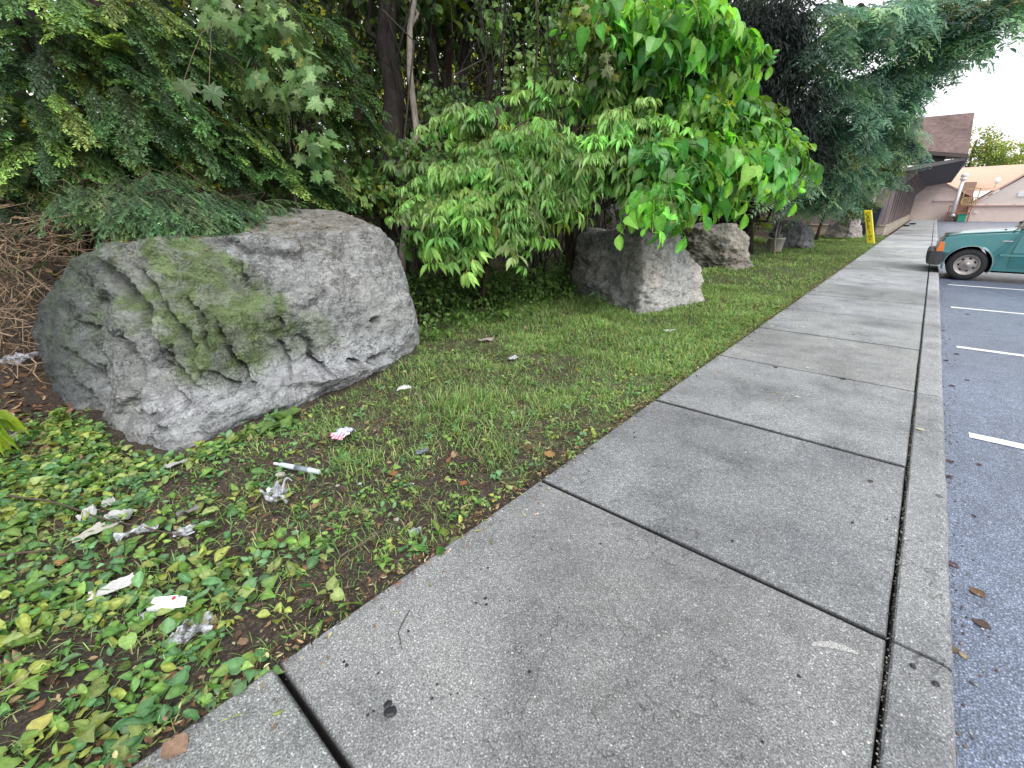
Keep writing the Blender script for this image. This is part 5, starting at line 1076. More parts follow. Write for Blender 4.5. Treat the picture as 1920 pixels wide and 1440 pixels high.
vtext('\n'.join('LINE'), c[0]-.12, c[1]-.134, .42, .13, t)
# thin conduit, low cabinet and bin at the building corner
c = on(1634, 440, 0.); c = A([-2.35, 29.2, 0.]); mb = MB(); mb.tube([(-2.25, 28.9, -.05), (-2.25, 28.9, 2.15)], .03, 8, (.5, .5, .45)); t = thing('conduit_pole', 'thin pale pole behind the yellow post', 'pole', (-2.25, 28.9, 0)); mb.build('pole', STONE, t, True); mb = MB(); mb.box((-2.31, 28.84, 2.15), (-2.19, 28.96, 2.3), (.7, .7, .7)); mb.build('cap', STONE, t, bevel=.01)
mb = MB(); mb.tube([(-2.62, 27.9, -.05), (-2.50, 27.9, 1.25)], [.10, .08], 9, (.6, .6, .55)); solo(mb, 'concrete_stub', STONE, 'short pale leaning stub just left of the yellow post', 'post', smooth=True)
t = thing('wheeled_bin', 'dark wheeled bin with a grey lid between the yellow post and the timber building', 'bin', (-2.35, 29.6, 0)); mb = MB()
V = [(-2.75, 29.2, .05), (-1.98, 29.2, .05), (-1.98, 29.8, .05), (-2.75, 29.8, .05), (-2.82, 29.1, 1.28), (-1.88, 29.1, 1.28), (-1.88, 29.85, 1.28), (-2.82, 29.85, 1.28)]
mb.faces(V, [(3, 2, 1, 0), (4, 5, 6, 7), (0, 1, 5, 4), (1, 2, 6, 5), (2, 3, 7, 6), (3, 0, 4, 7)]); mb.build('body', m_plain('navy_plastic', (.02, .03, .06), .4), t, bevel=.03)
mb = MB(); mb.box((-2.86, 29.04, 1.28), (-1.84, 29.88, 1.36)); mb.build('lid', m_plain('slate_plastic', (.06, .09, .13), .4), t, bevel=.025)
for x in (-2.7, -2.05):
    mb = MB(); mb.lathe([(.001, -.03), (.09, -.03), (.1, 0), (.09, .03), (.001, .03)], (x, 29.82, .1), 'x', 16); mb.build('wheel', BLACKP, t, True)
mb = MB(); mb.box((-2.70, 28.98, 1.30), (-2.0, 29.03, 1.33)); mb.build('handle', BLACKP, t, bevel=.006)
# ================================================================ teal pickup truck, nose over the kerb
def m_paint(name, c):
    t = NT(name); nz = t.noise(3, 3); c2 = t.mix(1.0, c, t.ramp(nz, [(.3, .88), (.7, 1.06)]), 'MULTIPLY')
    dirt = t.ramp(t.noise(14, 5, .7), [(.45, 0.0), (.75, .25)]); c3 = t.mix(dirt, c2, (.16, .16, .15)); return t.done(t.bsdf(c3, .30, .5, .35, None, Coat_Weight=.7, Coat_Roughness=.08))
TEAL = m_paint('teal_paint', (.022, .18, .19)); CHR = m_plain('bright_trim', (.62, .63, .62), .25, .8, var=.15); RUB = m_plain('tyre_rubber', (.028, .028, .03), .8, var=.3, scale=60); BUMP = m_plain('grey_bumper', (.06, .063, .07), .55, var=.25, scale=20)
ALLOY = m_plain('dull_alloy', (.46, .42, .40), .42, .5, var=.3, scale=25); AMB = m_plain('amber_lens', (.85, .22, .04), .2, var=.15, scale=90); GLS = m_plain('car_glass', (.03, .04, .045), .06, .0, 1.0, var=.05); DARK = m_plain('wheel_well', (.008, .008, .009), .9); CLR = m_plain('clear_lens', (.6, .62, .64), .1, var=.2, scale=80)
TX, TY, TZ = .13, 14.2, AZ; TW = 1.66
def tp(x, y, z): return (TX+x, TY+y, TZ+z)
truck = thing('pickup_truck', 'teal pickup truck parked nose first over the kerb', 'truck', (TX+2.3, TY+TW/2, TZ))
WC1, WC2, WR, AR = .69, 3.50, .335, .385
def arch(cx, a0=200, a1=-20, n=16, r=AR): return [(cx+r*math.cos(math.radians(a)), .335+r*math.sin(math.radians(a))*1.0) for a in np.linspace(a0, a1, n)]
def body_side(mb, poly, y0, y1, inset=None, mat=0, bev=.03):
    """extrude a side profile across the width; rings are pulled in towards the flanks for a crowned section"""
    cx, cz = np.mean([p[0] for p in poly]), .62; rings = []
    for y, k in ((0, .045), (.012, .018), (.05, .004), (.16, 0), (y1-.16-y0, 0), (y1-.05-y0, .004), (y1-.012-y0, .018), (y1-y0, .045)):
        R_ = []
        for x, z in poly:
            zz = z-k*(1 if z > .78 else 0)*1.0; tb = 0.06*max(0, z-.6) if y < .3 else (-.06*max(0, z-.6) if y > (y1-y0)-.3 else 0)
            belly = -.018*math.exp(-((z-.62)/.16)**2); belly = belly if y < .1 else (-belly if y > y1-y0-.1 else 0)
            R_.append(tp(x, y0+y+tb+belly, zz))
        rings += R_
    n = len(poly); m = 8
    mb.faces(rings, [(k*n+i, k*n+(i+1) % n, (k+1)*n+(i+1) % n, (k+1)*n+i) for k in range(m-1) for i in range(n)]+[tuple(range(n))[::-1], tuple((m-1)*n+i for i in range(n))])
prof = [(.14, .50), (.13, .60), (.16, .80), (.22, .905), (.45, .955), (.9, .995), (1.30, 1.03), (1.33, 1.03), (4.55, 1.02), (4.58, .5), (4.5, .42)]+arch(WC2)[::-1]+[(WC2-AR-.02, .25), (3.0, .24), (WC1+AR+.03, .24)]+arch(WC1)[::-1]+[(.27, .42), (.22, .42)]
mb = MB(); body_side(mb, prof, 0, TW); o = mb.build('body', TEAL, truck)
me_ = o.data; bm = bmesh.new(); bm.from_mesh(me_); bmesh.ops.recalc_face_normals(bm, faces=bm.faces); bmesh.ops.triangulate(bm, faces=[f for f in bm.faces if len(f.verts) > 4]); bm.to_mesh(me_); bm.free()
# raised hood panel with centre bulge
mb = MB(); xs = np.linspace(.20, 1.34, 14); ys = np.linspace(.13, TW-.13, 17); V = []
for x in xs:
    for y in ys:
        zb = np.interp(x, [.2, .45, .9, 1.34], [.912, .968, 1.012, 1.05]); e = min(y-.13, TW-.13-y); V.append(tp(x, y, zb+.012*min(1, e/.05)+.030*sstep(.28, .45, e)*1.0*math.sin(min(1, (x-.2)/.5)*1.57)))
mb.faces(V, [(i*17+j, (i+1)*17+j, (i+1)*17+j+1, i*17+j+1) for i in range(13) for j in range(16)]); o = mb.build('hood', TEAL, truck, True); sm = o.modifiers.new('Solidify', 'SOLIDIFY'); sm.thickness = .014; sm.offset = -1
# cab
mb = MB(); cab = [(1.30, 1.02), (1.86, 1.56), (1.98, 1.60), (2.55, 1.61), (2.68, 1.56), (2.80, 1.02)]; V = []
for k, (x, z) in enumerate(cab):
    tb = .10*(z-1.02)/.6+.035; V += [tp(x, tb, z), tp(x, TW-tb, z)]
mb.faces(V, [(0, 2, 3, 1), (2, 4, 5, 3), (4, 6, 7, 5), (6, 8, 9, 7), (8, 10, 11, 9), (0, 10, 8, 6, 4, 2), (1, 3, 5, 7, 9, 11)]); mb.build('cab', TEAL, truck, bevel=.03)
mb = MB(); g = .004; V = [tp(1.335-g, .09, 1.06+g), tp(1.84-g, .15, 1.55+g), tp(1.84-g, TW-.15, 1.55+g), tp(1.335-g, TW-.09, 1.06+g)]; mb.faces(V, [(0, 1, 2, 3)]); mb.build('windshield', GLS, truck)
for s in (0, 1):
    yy = (lambda y: y) if s == 0 else (lambda y: TW-y)
    mb = MB(); V = [tp(1.31, yy(-.006), .32), tp(2.34, yy(-.006), .32), tp(2.36, yy(.018), 1.0), tp(1.36, yy(.018), 1.0), tp(1.31, yy(-.024), .62), tp(2.34, yy(-.024), .62)]
    mb.faces([V[0], V[1], V[5], V[4], V[2], V[3]], [(0, 1, 2, 3), (3, 2, 4, 5)]); d = mb.build('door', TEAL, truck); sm = d.modifiers.new('Solidify', 'SOLIDIFY'); sm.thickness = .006; sm.offset = 1
    mb = MB(); mb.faces([tp(1.46, yy(.038), 1.06), tp(2.32, yy(.038), 1.06), tp(2.30, yy(.112), 1.50), tp(1.88, yy(.112), 1.50)], [(0, 1, 2, 3)]); mb.build('window', GLS, d)
    mb = MB(); ya, yb = sorted((yy(-.045), yy(-.02))); mb.box(tp(2.14, ya, .88), tp(2.30, yb, .92)); mb.build('handle', BLACKP, d, bevel=.004)
    mb = MB(); ya, yb = sorted((yy(-.16), yy(.02))); mb.box(tp(1.42, ya, 1.06), tp(1.52, yb, 1.20)); mb.build('mirror', BLACKP, truck, bevel=.02)
    mb = MB(); A0 = arch(WC1, 196, -16, 26, AR+.001); A1 = arch(WC1, 196, -16, 26, AR+.035); yo = yy(-.020); yi = yy(.02); V = []
    for (a, b), (c_, d_) in zip(A0, A1): V += [tp(a, yi, b), tp(a, yo, b), tp(c_, yo+(.004 if s == 0 else -.004), d_), tp(c_, yi, d_)]
    mb.faces(V, [(4*i+j, 4*i+4+j, 4*i+4+(j+1) % 4, 4*i+(j+1) % 4) for i in range(25) for j in range(4)]); mb.build('arch_trim', CHR if False else TEAL, truck, True)
    mb = MB(); A1 = arch(WC1, 192, -26, 26, AR+.008); mb.tube([tp(a, yo, b) for a, b in A1], .005, 6); mb.build('arch_moulding', CHR, truck, True)
    mb = MB(); ya, yb = sorted((yy(-.034), yy(-.012))); mb.box(tp(WC1+AR+.06, ya, .545), tp(3.1, yb, .585)); mb.build('side_moulding', m_plain('pale_teal_trim', (.10, .30, .29), .35), truck, bevel=.004)
    mb = MB(); ya, yb = sorted((yy(-.016), yy(.02))); mb.box(tp(1.10, ya, .838), tp(1.26, yb, .858)); mb.build('fender_badge', CHR, truck, bevel=.002)
    mb = MB(); ya, yb = sorted((yy(-.012), yy(.25))); V = [tp(.115, ya-.012, .60), tp(.24, ya-.006, .60), tp(.225, ya-.003, .80), tp(.145, ya-.006, .80), tp(.115, yb, .60), tp(.24, yb, .60), tp(.225, yb, .80), tp(.145, yb, .80)]
    if s: V = [tp(.115, ya, .60), tp(.24, ya, .60), tp(.225, ya, .80), tp(.145, ya, .80), tp(.115, yb-.01, .60), tp(.24, yb, .60), tp(.225, yb, .80), tp(.145, yb-.01, .80)]
    mb.faces(V, [(3, 2, 1, 0), (4, 5, 6, 7), (0, 1, 5, 4), (1, 2, 6, 5), (2, 3, 7, 6), (3, 0, 4, 7)]); mb.build('corner_lamp', AMB, truck, bevel=.008)
    mb = MB(); ya, yb = sorted((yy(.26), yy(.52))); mb.box(tp(.108, ya, .62), tp(.16, yb, .78)); mb.build('headlight', CLR, truck, bevel=.01)
    mb = MB(); ya, yb = sorted((yy(.01), yy(.16))); mb.box(tp(4.56, ya, .62), tp(4.60, yb, .90)); mb.build('tail_light', m_plain('red_lens', (.5, .02, .02), .2), truck, bevel=.006)
    for wx in (WC1, WC2):
        w = thing('wheel', None, None, (0, 0, 0)); w.parent = truck; w.matrix_parent_inverse = Matrix.Translation(-truck.location); cy_ = .10 if s == 0 else TW-.10
        bpy.data.objects.remove(w)
        sgn = -1 if s == 0 else 1; mb = MB(); pr_ = [(.205, -.10), (.25, -.112), (.30, -.108), (.322, -.085), (.335, -.07), (.335, .07), (.322, .085), (.30, .108), (.25, .112), (.205, .10)]
        V = []; K = 56
        for r, h in pr_:
            for j in range(K): a = j*2*math.pi/K; rr = r-(.006 if (r > .32 and j % 2) else 0); V.append(tp(wx+rr*math.cos(a), cy_+h, .335+rr*math.sin(a)))
        mb.faces(V, [(i*K+j, i*K+(j+1) % K, (i+1)*K+(j+1) % K, (i+1)*K+j) for i in range(len(pr_)-1) for j in range(K)]); ty = mb.build('wheel', RUB, truck, True)
        # rim: dish with seven cut windows
        mb = MB(); K = 70; V = []; RR = [(.212, -.112), (.200, -.112), (.188, -.095), (.175, -.075), (.150, -.072), (.118, -.078), (.095, -.092), (.070, -.10), (.045, -.104), (.04, -.122), (.001, -.124)]
        for r, h in RR:
            for j in range(K): a = j*2*math.pi/K; V.append(tp(wx+r*math.cos(a), cy_+(-sgn)*h*-1*-1 if False else cy_+sgn*(-h), .335+r*math.sin(a)))
        F = []
        for i in range(len(RR)-1):
            for j in range(K):
                if i in (4,) and (j % 10) in (3, 4, 5, 6): continue
                F.append((i*K+j, i*K+(j+1) % K, (i+1)*K+(j+1) % K, (i+1)*K+j))
        mb.faces(V, F); mb.build('rim', ALLOY, ty, True)
        mb = MB(); mb.lathe([(.001, 0), (.2, 0)], tp(wx, cy_+sgn*.04, .335), 'y', 32); mb.build('brake_drum', DARK, ty)
        mb = MB()
        mb.lathe([(.001, .0), (.34, 0), (.34, .02)], tp(wx, cy_-sgn*.14, .335), 'y', 24)
        mb.build('inner_guard', DARK, truck)
# wheel wells: dark liners
for wx in (WC1, WC2):
    mb = MB(); A0 = arch(wx, 205, -25, 16, AR-.004); V = []
    for a, b in A0: V += [tp(a, .02, b), tp(a, TW-.02, b)]
    mb.faces(V, [(2*i, 2*i+1, 2*i+3, 2*i+2) for i in range(15)]); mb.build('wheel_well', DARK, truck)
mb = MB(); pf = [(.0, .36), (-.02, .46), (-.01, .58), (.03, .605), (.16, .60), (.28, .575), (.31, .56), (.26, .42), (.22, .32), (.12, .30), (.03, .31)]; V = []
for y, kx in ((-.02, .16), (.0, .05), (.08, .0), (TW-.08, .0), (TW, .05), (TW+.02, .16)):
    V += [tp(max(x, x+kx*(1-min(1, x/.3))), y, z) for x, z in pf]
n = len(pf); mb.faces(V, [(k*n+i, k*n+(i+1) % n, (k+1)*n+(i+1) % n, (k+1)*n+i) for k in range(5) for i in range(n)]+[tuple(range(n))[::-1], tuple(5*n+i for i in range(n))]); mb.build('bumper', BUMP, truck, bevel=.01)
mb = MB(); mb.box(tp(.115, .54, .62), tp(.15, TW-.54, .79)); gr = mb.build('grille', BLACKP, truck)
mb = MB()
for z in (.65, .70, .75): mb.box(tp(.105, .55, z), tp(.116, TW-.55, z+.012))
mb.box(tp(.10, .53, .785), tp(.12, TW-.53, .80)); mb.build('grille_bar', CHR, gr)
mb = MB(); mb.box(tp(.9, .25, .18), tp(4.3, TW-.25, .34)); mb.build('chassis', DARK, truck)
mb = MB(); mb.box(tp(2.9, -.005, .97), tp(4.56, .03, 1.05)); mb.box(tp(2.9, TW-.03, .97), tp(4.56, TW+.005, 1.05)); mb.build('bed_rail', BLACKP, truck, bevel=.01)
mb = MB(); mb.box(tp(4.58, -.01, .40), tp(4.72, TW+.01, .54)); mb.build('rear_bumper', CHR, truck, bevel=.02)
mb = MB(); mb.tube([tp(1.28, .35, 1.055), tp(1.36, .45, 1.12), tp(1.40, .9, 1.15)], .007, 6); mb.build('wiper', BLACKP, truck, True)
mb = MB(); mb.tube([tp(1.22, .10, 1.04), tp(1.26, .10, 1.08), tp(1.45, .11, 1.75)], [.012, .006, .003], 6); mb.build('antenna', BLACKP, truck, True)
mb = MB(); mb.box(tp(1.10, .25, 1.055), tp(1.13, .28, 1.08)); mb.build('washer_nozzle', BLACKP, truck)

# dark clumps of debris in the gutter past the truck
for i, (x, y, s) in enumerate([(.50, 24, .16), (.53, 27.5, .18), (.60, 22.5, .14), (.7, 31, .18), (.62, 21.3, .12), (-.9, 46, .35), (-1.2, 42, .3)]):
    p = pr_g = None; mb = MB(); v = T_LUMP[0]*(1+.2*np.random.default_rng(i).normal(size=T_LUMP[0].shape))*A([s*1.3, s, s*.6])+A([x, y, (AZ if x > KX else 0)+s*.15]); mb.raw(v, T_LUMP[1], T_LUMP[2], (.05, .04, .05)); solo(mb, 'debris_heap', TAR, 'dark clump of rotten leaves in the gutter beyond the truck' if x > KX else 'dark clump lying on the far end of the path', 'debris', 'dark clumps near the timber building')

# ================================================================ timber building
def m_wood(name, c1, c2, sx=9.):
    t = NT(name); P = t.obj(); sp = t.n('SeparateXYZ', {0: P}); 
    w = t.math('ADD', sp.outputs[1], sp.outputs[0]); fr = t.math('FRACT', t.math('MULTIPLY', w, 3.4)); gap = t.ramp(fr, [(.0, .25), (.06, 1.0), (.94, 1.0), (1, .25)])
    mp = t.n('Mapping', {'Vector': P, 'Scale': (8, 8, .7)}).outputs[0]; nz = t.noise(sx, 5, .65, mp)
    c = t.mix(1.0, t.ramp(nz, [(.3, c1), (.7, c2)]), gap, 'MULTIPLY'); return t.done(t.bsdf(c, .8, .3, 0, t.bump(gap, .6, .02)))
def m_shingle(name, c1, c2, k=6.):
    t = NT(name); P = t.obj(); b = t.n('TexBrick', {'Vector': t.n('Mapping', {'Vector': P, 'Rotation': (math.radians(90), 0, 0), 'Scale': (1, 1, 1)}).outputs[0], 'Scale': k, 'Color1': (*c1, 1), 'Color2': (*c2, 1), 'Mortar': (*(A(c1)*.45), 1), 'Mortar Size': .02, 'Row Height': .4, 'Brick Width': .8})
    c = t.mix(1.0, b.outputs[0], t.ramp(t.noise(1.2, 5, .6, P), [(.3, .75), (.7, 1.2)]), 'MULTIPLY'); return t.done(t.bsdf(c, .85, .25, 0, t.bump(b.outputs[1], .5, -.02)))
def m_stone():
    t = NT('stone_base'); P = t.obj(); v = t.n('TexVoronoi', {'Vector': P, 'Scale': 2.6}); e = t.n('TexVoronoi', {'Vector': P, 'Scale': 2.6}, feature='DISTANCE_TO_EDGE').outputs[0]
    c = t.ramp(t.n('SeparateColor', {0: v.outputs[1]}).outputs[0], [(0, (.42, .34, .26)), (.5, (.55, .47, .38)), (1, (.38, .34, .30))]); c = t.mix(t.ramp(e, [(.0, 1.0), (.06, 0.0)]), c, (.2, .18, .16)); return t.done(t.bsdf(c, .85, .2))
WOOD = m_wood('weathered_timber', (.16, .125, .12), (.40, .33, .32)); SHG = m_shingle('brown_shingle', (.17, .12, .115), (.24, .17, .16)); STB = m_stone(); SOF = m_wood('dark_soffit', (.055, .052, .06), (.10, .095, .105)); CREAM = m_plain('cream_board', (.62, .55, .50), .7, var=.12, scale=5)
bt = thing('timber_building', 'dark timber building with shingled roof and deep overhanging eaves along the path', 'building', (-5.5, 46, 0))
mb = MB(); mb.box((-9, 30.0, .44), (-1.7, 63, 2.86)); mb.build('wall', WOOD, bt)
mb = MB(); mb.box((-9.05, 29.93, -.2), (-1.62, 63.05, .42)); mb.box((-9.1, 29.88, .42), (-1.58, 63.1, .47)); mb.build('stone_base', STB, bt, bevel=.01)
V = [(-1.75, 29.9, 2.80), (.53, 29.9, 3.20), (.53, 61, 3.20), (-1.75, 61, 2.80), (-1.75, 29.9, 2.92), (.53, 29.9, 3.32), (.53, 61, 3.32), (-1.75, 61, 2.92)]
BX_ = [(3, 2, 1, 0), (4, 5, 6, 7), (0, 1, 5, 4), (1, 2, 6, 5), (2, 3, 7, 6), (3, 0, 4, 7)]
mb = MB(); mb.faces(V, BX_); mb.build('soffit', SOF, bt)
mb = MB(); mb.faces([(-2.2, 29.84, 2.74), (.56, 29.84, 3.22), (.56, 29.9, 3.22), (-2.2, 29.9, 2.74), (-2.2, 29.84, 2.92), (.56, 29.84, 3.36), (.56, 29.9, 3.36), (-2.2, 29.9, 2.92)], BX_); mb.box((.53, 29.84, 3.18), (.60, 61, 3.36)); mb.build('fascia', m_plain('grey_fascia', (.20, .18, .18), .7), bt)
for i in range(9):
    y = 30.4+i*3.4; mb = MB(); mb.faces([(-1.69, y, 2.1), (-1.57, y, 2.1), (-.9, y, 2.93), (-1.69, y, 2.79), (-1.69, y+.14, 2.1), (-1.57, y+.14, 2.1), (-.9, y+.14, 2.93), (-1.69, y+.14, 2.79)], BX_); mb.build('bracket', WOOD, bt)
for i in range(16):
    y = 30.1+i*2.0; mb = MB(); mb.box((-1.70, y, .47), (-1.63, y+.16, 2.75)); mb.build('post', WOOD, bt)
# dormer end above the eave: dark opening and cream triangle, then the big shingle slope
mb = MB(); mb.faces([(-9, 30.06, 2.9), (.30, 30.06, 3.32), (.52, 30.06, 3.5), (-9, 30.06, 5.0)], [(0, 1, 2, 3)]); mb.build('gable_board', CREAM, bt)
mb = MB(); mb.box((-5.5, 29.99, 3.12), (-.16, 30.05, 3.72)); mb.build('louvre_opening', m_plain('dark_louvre', (.05, .04, .045), .8), bt)
V = [(.56, 29.8, 3.46), (.36, 31.4, 5.26), (-9, 31.4, 5.35), (-9, 29.8, 5.1-.25), (.56, 29.9, 3.38), (.36, 31.5, 5.18), (-9, 31.5, 5.25), (-9, 29.9, 4.75)]
mb = MB(); mb.faces(V, BX_); mb.build('roof', SHG, bt)
mb = MB(); mb.faces([(.56, 30.0, 3.42), (.56, 61, 3.42), (.30, 59, 5.1), (.33, 31.5, 5.2), (-9, 31.5, 5.2), (-9, 59, 5.1)], [(0, 1, 2, 3), (3, 2, 5, 4)]); mb.build('roof_slope', SHG, bt)
mb = MB(); mb.faces([(-9.0, 29.86, 4.80), (.58, 29.78, 3.30), (.60, 29.78, 3.46), (-9, 29.86, 4.98)], [(0, 1, 2, 3)]); mb.build('rake_board', m_plain('brown_rake', (.12, .09, .085), .7), bt)

# ================================================================ long pinkish building across the lot
PINK = m_plain('pink_siding', (.82, .68, .62), .8, var=.1, scale=3); RF2 = m_plain('tan_roof', (.64, .44, .33), .85, var=.2, scale=4); TRM = m_plain('pinkish_trim', (.60, .40, .33), .7, var=.1); WHT = m_plain('white_enamel', (.82, .82, .82), .4, var=.06); REDW = m_plain('red_wood', (.42, .17, .10), .7, var=.2, scale=9); YELW = m_plain('ochre_wood', (.62, .45, .22), .7, var=.2, scale=9)
pb = thing('pink_building', 'long low pinkish building with tan roof and gables at the far side of the lot', 'building', (5, 62, AZ))
mb = MB(); mb.box((-6, 60.4, AZ-.1), (1.55, 66, 2.45)); mb.build('wall', PINK, pb)
mb = MB(); mb.box((2.35, 60.0, AZ-.1), (14, 66, 1.25)); mb.build('wall', m_plain('salmon_siding', (.84, .67, .59), .8, var=.12, scale=3), pb)
mb = MB(); mb.box((1.55, 60.9, AZ-.1), (2.35, 66, 3.2)); mb.build('wall', m_plain('shaded_siding', (.40, .27, .22), .8), pb)
# gables
mb = MB(); mb.faces([(2.5, 59.95, 1.28), (9.6, 59.95, 1.28), (6.05, 59.95, 4.25)], [(0, 1, 2)]); mb.build('gable', m_plain('dusty_gable', (.76, .66, .60), .8, var=.08, scale=3), pb)
mb = MB(); mb.faces([(2.3, 59.8, 1.10), (6.05, 59.8, 4.42), (6.05, 66, 4.42), (2.3, 66, 1.10), (2.25, 59.8, 1.22), (6.05, 59.8, 4.56), (6.05, 66, 4.56), (2.25, 66, 1.22)], BX_); mb.faces([(9.8, 59.8, 1.10), (6.05, 59.8, 4.42), (6.05, 66, 4.42), (9.8, 66, 1.10), (9.85, 59.8, 1.22), (6.05, 59.8, 4.56), (6.05, 66, 4.56), (9.85, 66, 1.22)], BX_); mb.build('gable_roof', TRM, pb)
mb = MB(); mb.box((2.3, 59.85, 1.13), (14, 59.98, 1.27)); mb.build('string_course', TRM, pb, bevel=.01)
mb = MB(); mb.box((5.1, 59.88, 1.9), (5.9, 59.94, 2.25)); mb.build('vent', WHT, pb)
mb = MB(); mb.faces([(-2.3, 60.35, 2.46), (1.5, 60.35, 2.46), (-.4, 60.35, 3.35)], [(0, 1, 2)]); mb.build('gable', m_plain('rose_gable', (.80, .69, .62), .8, var=.08), pb)
for a, b in (((-2.4, 2.42), (-.4, 3.42)), ((-.4, 3.42), (2.3, 1.95))):
    mb = MB(); mb.faces([(a[0], 60.2, a[1]), (b[0], 60.2, b[1]), (b[0], 61, b[1]), (a[0], 61, a[1]), (a[0], 60.2, a[1]+.1), (b[0], 60.2, b[1]+.1), (b[0], 61, b[1]+.1), (a[0], 61, a[1]+.1)], BX_); mb.build('barge_board', TRM, pb)
mb = MB(); mb.faces([(-6, 60.9, 2.45), (9.5, 60.9, 3.1), (14, 60.9, 3.1), (14, 67, 4.9), (-6, 67, 4.6), (3.2, 60.9, 2.4)], [(0, 5, 1, 2, 3, 4)]); mb.faces([(-6, 60.9, 2.45), (3.2, 60.9, 2.4), (1.2, 62.6, 3.0), (-6, 62.6, 3.0)], [(0, 1, 2, 3)]); mb.build('roof', RF2, pb)
mb = MB(); mb.box((-.2, 60.3, 1.62), (1.35, 60.38, 1.82)); mb.build('sign_board', m_plain('pale_pink_board', (.85, .72, .72), .5), pb)
mb = MB(); mb.box((2.75, 59.94, .55), (3.0, 59.99, .75)); mb.build('wall_plate', WHT, pb)
# stair and balcony
bc = MB(); bc.box((.95, 59.2, .55), (2.5, 60.3, .66)); bal = bc.build('balcony', REDW, pb)
for i in range(9):
    mb = MB(); x = 1.0+i*.18; mb.box((x, 59.2, .66), (x+.06, 59.26, 1.15)); mb.build('baluster', REDW, bal)
mb = MB(); mb.box((.95, 59.16, 1.15), (2.5, 59.28, 1.23)); mb.build('rail', REDW, bal)
for x in (.98, 1.7, 2.42): mb = MB(); mb.box((x, 59.2, AZ), (x+.09, 59.29, .55)); mb.build('post', REDW, bal)
fr = MB()
for a, b in (((1.65, 1.30), (1.73, 2.62)), ((2.62, 1.30), (2.70, 2.62)), ((1.65, 2.56), (2.70, 2.64)), ((1.65, 1.28), (2.70, 1.35)), ((1.65, 1.85), (2.70, 1.91))): fr.box((a[0], 59.5, a[1]), (b[0], 59.6, b[1]))
fo = fr.build('stair_landing', YELW, pb)
for i in range(7):
    mb = MB(); x = 1.75+i*.13; mb.box((x, 59.5, 1.35), (x+.05, 59.56, 1.86)); mb.build('baluster', YELW, fo)
mb = MB(); mb.tube([(1.30, 58.9, .55), (1.32, 58.9, 3.35)], .13, 14); mb.lathe([(.001, 3.32), (.22, 3.32), (.22, 3.5), (.15, 3.5), (.15, 3.56), (.26, 3.62), (.20, 3.85), (.001, 3.85)], (1.32, 58.9, 0), k=16); mb.build('flue_pipe', WHT, pb, True)
mb = MB(); mb.tube([(1.30, 58.9, .5), (1.5, 59.3, .3)], .14, 10); mb.build('flue_elbow', WHT, pb, True)
dish = thing('satellite_dish', 'small white dish mounted on the tan roof of the pink building', 'dish', (3.6, 61.2, 2.9)); mb = MB(); mb.lathe([(.001, 0), (.12, .01), (.22, .05), (.27, .10)], (0, 0, 0), 'y', 18)
v = mb.v[0]@rz(A([.6]))[0].T+A([3.7, 61.0, 3.25]); mb.v = [v]; mb.build('reflector', WHT, dish, True); mb = MB(); mb.tube([(3.6, 61.2, 2.5), (3.6, 61.2, 3.2), (3.7, 61.02, 3.25)], .03, 6); mb.build('mast', WHT, dish, True)
mb = MB(); mb.box((1.75, 58.6, AZ), (2.3, 59.1, .42), (.03, .35, .2)); t = thing('green_bin', 'small green bin below the balcony of the pink building', 'bin', (2.0, 58.85, AZ)); mb.build('body', m_plain('green_plastic', (.03, .35, .2), .5), t, bevel=.03); mb = MB(); mb.box((1.72, 58.57, .42), (2.33, 59.13, .5)); mb.build('lid', m_plain('green_lid', (.02, .25, .15), .5), t, bevel=.02)
# trees behind the far building
for i, (px_, py_, rr, lab) in enumerate([(1832, 262, 2.0, 'pale yellow green tree right beside the shingled roof, in the distance'), (1850, 285, 1.6, 'low pale tree rising just over the tan roof'), (1885, 288, 1.9, 'feathery pale tree over the right part of the tan roof'), (1935, 290, 2.2, 'distant pale tree at the right edge of the photo')]):
    c = at(px_, py_, 52); tree('distant_tree', lab, 'tree', (c[0], c[1], AZ), (c[0], c[1], c[2]), .2, .08, [(c, (rr, rr, rr*.8), 1), (c+A([rr*.9, 0, -rr*.5]), (rr*.8, rr, rr*.5), .6), (c+A([-rr*.8, 0, -rr*.5]), (rr*.7, rr, rr*.5), .6)], BIG, 150, [(.22, .32, .06), (.30, .38, .09), (.36, .42, .12)], LEAF_BR, BARK_BR, 'trees behind the pink building', sc=(.5, .9), tilt=.2, lr=.05)
# ================================================================ camera, light, sky
cam = bpy.data.cameras.new('camera'); co = bpy.data.objects.new('camera', cam); COL.objects.link(co)
cam.sensor_width = 36; cam.lens = FPX/1920*36; cam.clip_start = .05; cam.clip_end = 900
co.matrix_world = Matrix(((RT[0], UP[0], -FW[0], EYE[0]), (RT[1], UP[1], -FW[1], EYE[1]), (RT[2], UP[2], -FW[2], EYE[2]), (0, 0, 0, 1)))
S.camera = co
AZM, ELV = math.radians(108), math.radians(48)      # azimuth measured from +Y towards +X
sd = Vector((math.sin(AZM)*math.cos(ELV), math.cos(AZM)*math.cos(ELV), math.sin(ELV)))
sun = bpy.data.lights.new('sun', 'SUN'); sun.energy = 2.1; sun.angle = math.radians(22); sun.color = (1, .97, .92)
so = bpy.data.objects.new('sun', sun); COL.objects.link(so); so.rotation_euler = sd.to_track_quat('Z', 'Y').to_euler(); so.location = (20, 20, 30)
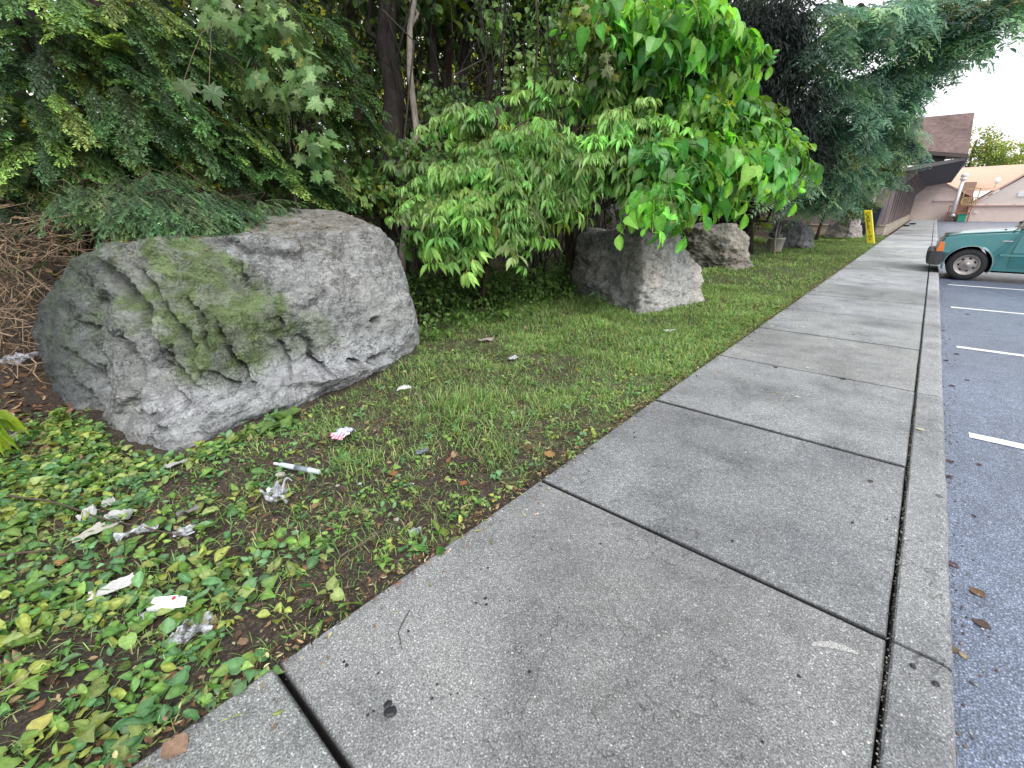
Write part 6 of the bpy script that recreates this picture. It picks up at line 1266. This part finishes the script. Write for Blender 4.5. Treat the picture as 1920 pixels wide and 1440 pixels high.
w = bpy.data.worlds.new('World'); S.world = w; w.use_nodes = True; nt = w.node_tree; nt.nodes.clear()
sky = nt.nodes.new('ShaderNodeTexSky'); sky.sky_type = 'NISHITA'; sky.sun_disc = False; sky.sun_elevation = ELV; sky.sun_rotation = AZM
sky.air_density = 1.0; sky.dust_density = 4.0; sky.ozone_density = 1.0
# thin bright overcast: the clear sky seen through white cloud
tc = nt.nodes.new('ShaderNodeTexCoord'); nz = nt.nodes.new('ShaderNodeTexNoise'); nz.inputs['Scale'].default_value = 2.2; nz.inputs['Detail'].default_value = 5
mp = nt.nodes.new('ShaderNodeMapping'); mp.inputs['Scale'].default_value = (1, 1, 2.5); nt.links.new(tc.outputs['Generated'], mp.inputs[0]); nt.links.new(mp.outputs[0], nz.inputs['Vector'])
cr = nt.nodes.new('ShaderNodeValToRGB'); cr.color_ramp.elements[0].position = .3; cr.color_ramp.elements[0].color = (.72, .72, .72, 1); cr.color_ramp.elements[1].position = .6; cr.color_ramp.elements[1].color = (.97, .97, .97, 1)
nt.links.new(nz.outputs[0], cr.inputs[0])
mx = nt.nodes.new('ShaderNodeMixRGB'); nt.links.new(cr.outputs[0], mx.inputs[0]); nt.links.new(sky.outputs[0], mx.inputs[1]); mx.inputs[2].default_value = (12.0, 12.1, 12.4, 1)
bg = nt.nodes.new('ShaderNodeBackground'); bg.inputs[1].default_value = .15; nt.links.new(mx.outputs[0], bg.inputs[0])
wo = nt.nodes.new('ShaderNodeOutputWorld'); nt.links.new(bg.outputs[0], wo.inputs[0])
S.view_settings.view_transform = 'Standard'; S.view_settings.look = 'None'; S.view_settings.exposure = 0; S.view_settings.gamma = 1
cy = S.cycles; cy.max_bounces = 6; cy.diffuse_bounces = 3; cy.glossy_bounces = 2; cy.transmission_bounces = 4; cy.transparent_max_bounces = 6; cy.use_denoising = True
cy.caustics_reflective = False; cy.caustics_refractive = False; cy.sample_clamp_indirect = 6
try: cy.denoiser = 'OPENIMAGEDENOISE'
except Exception: pass
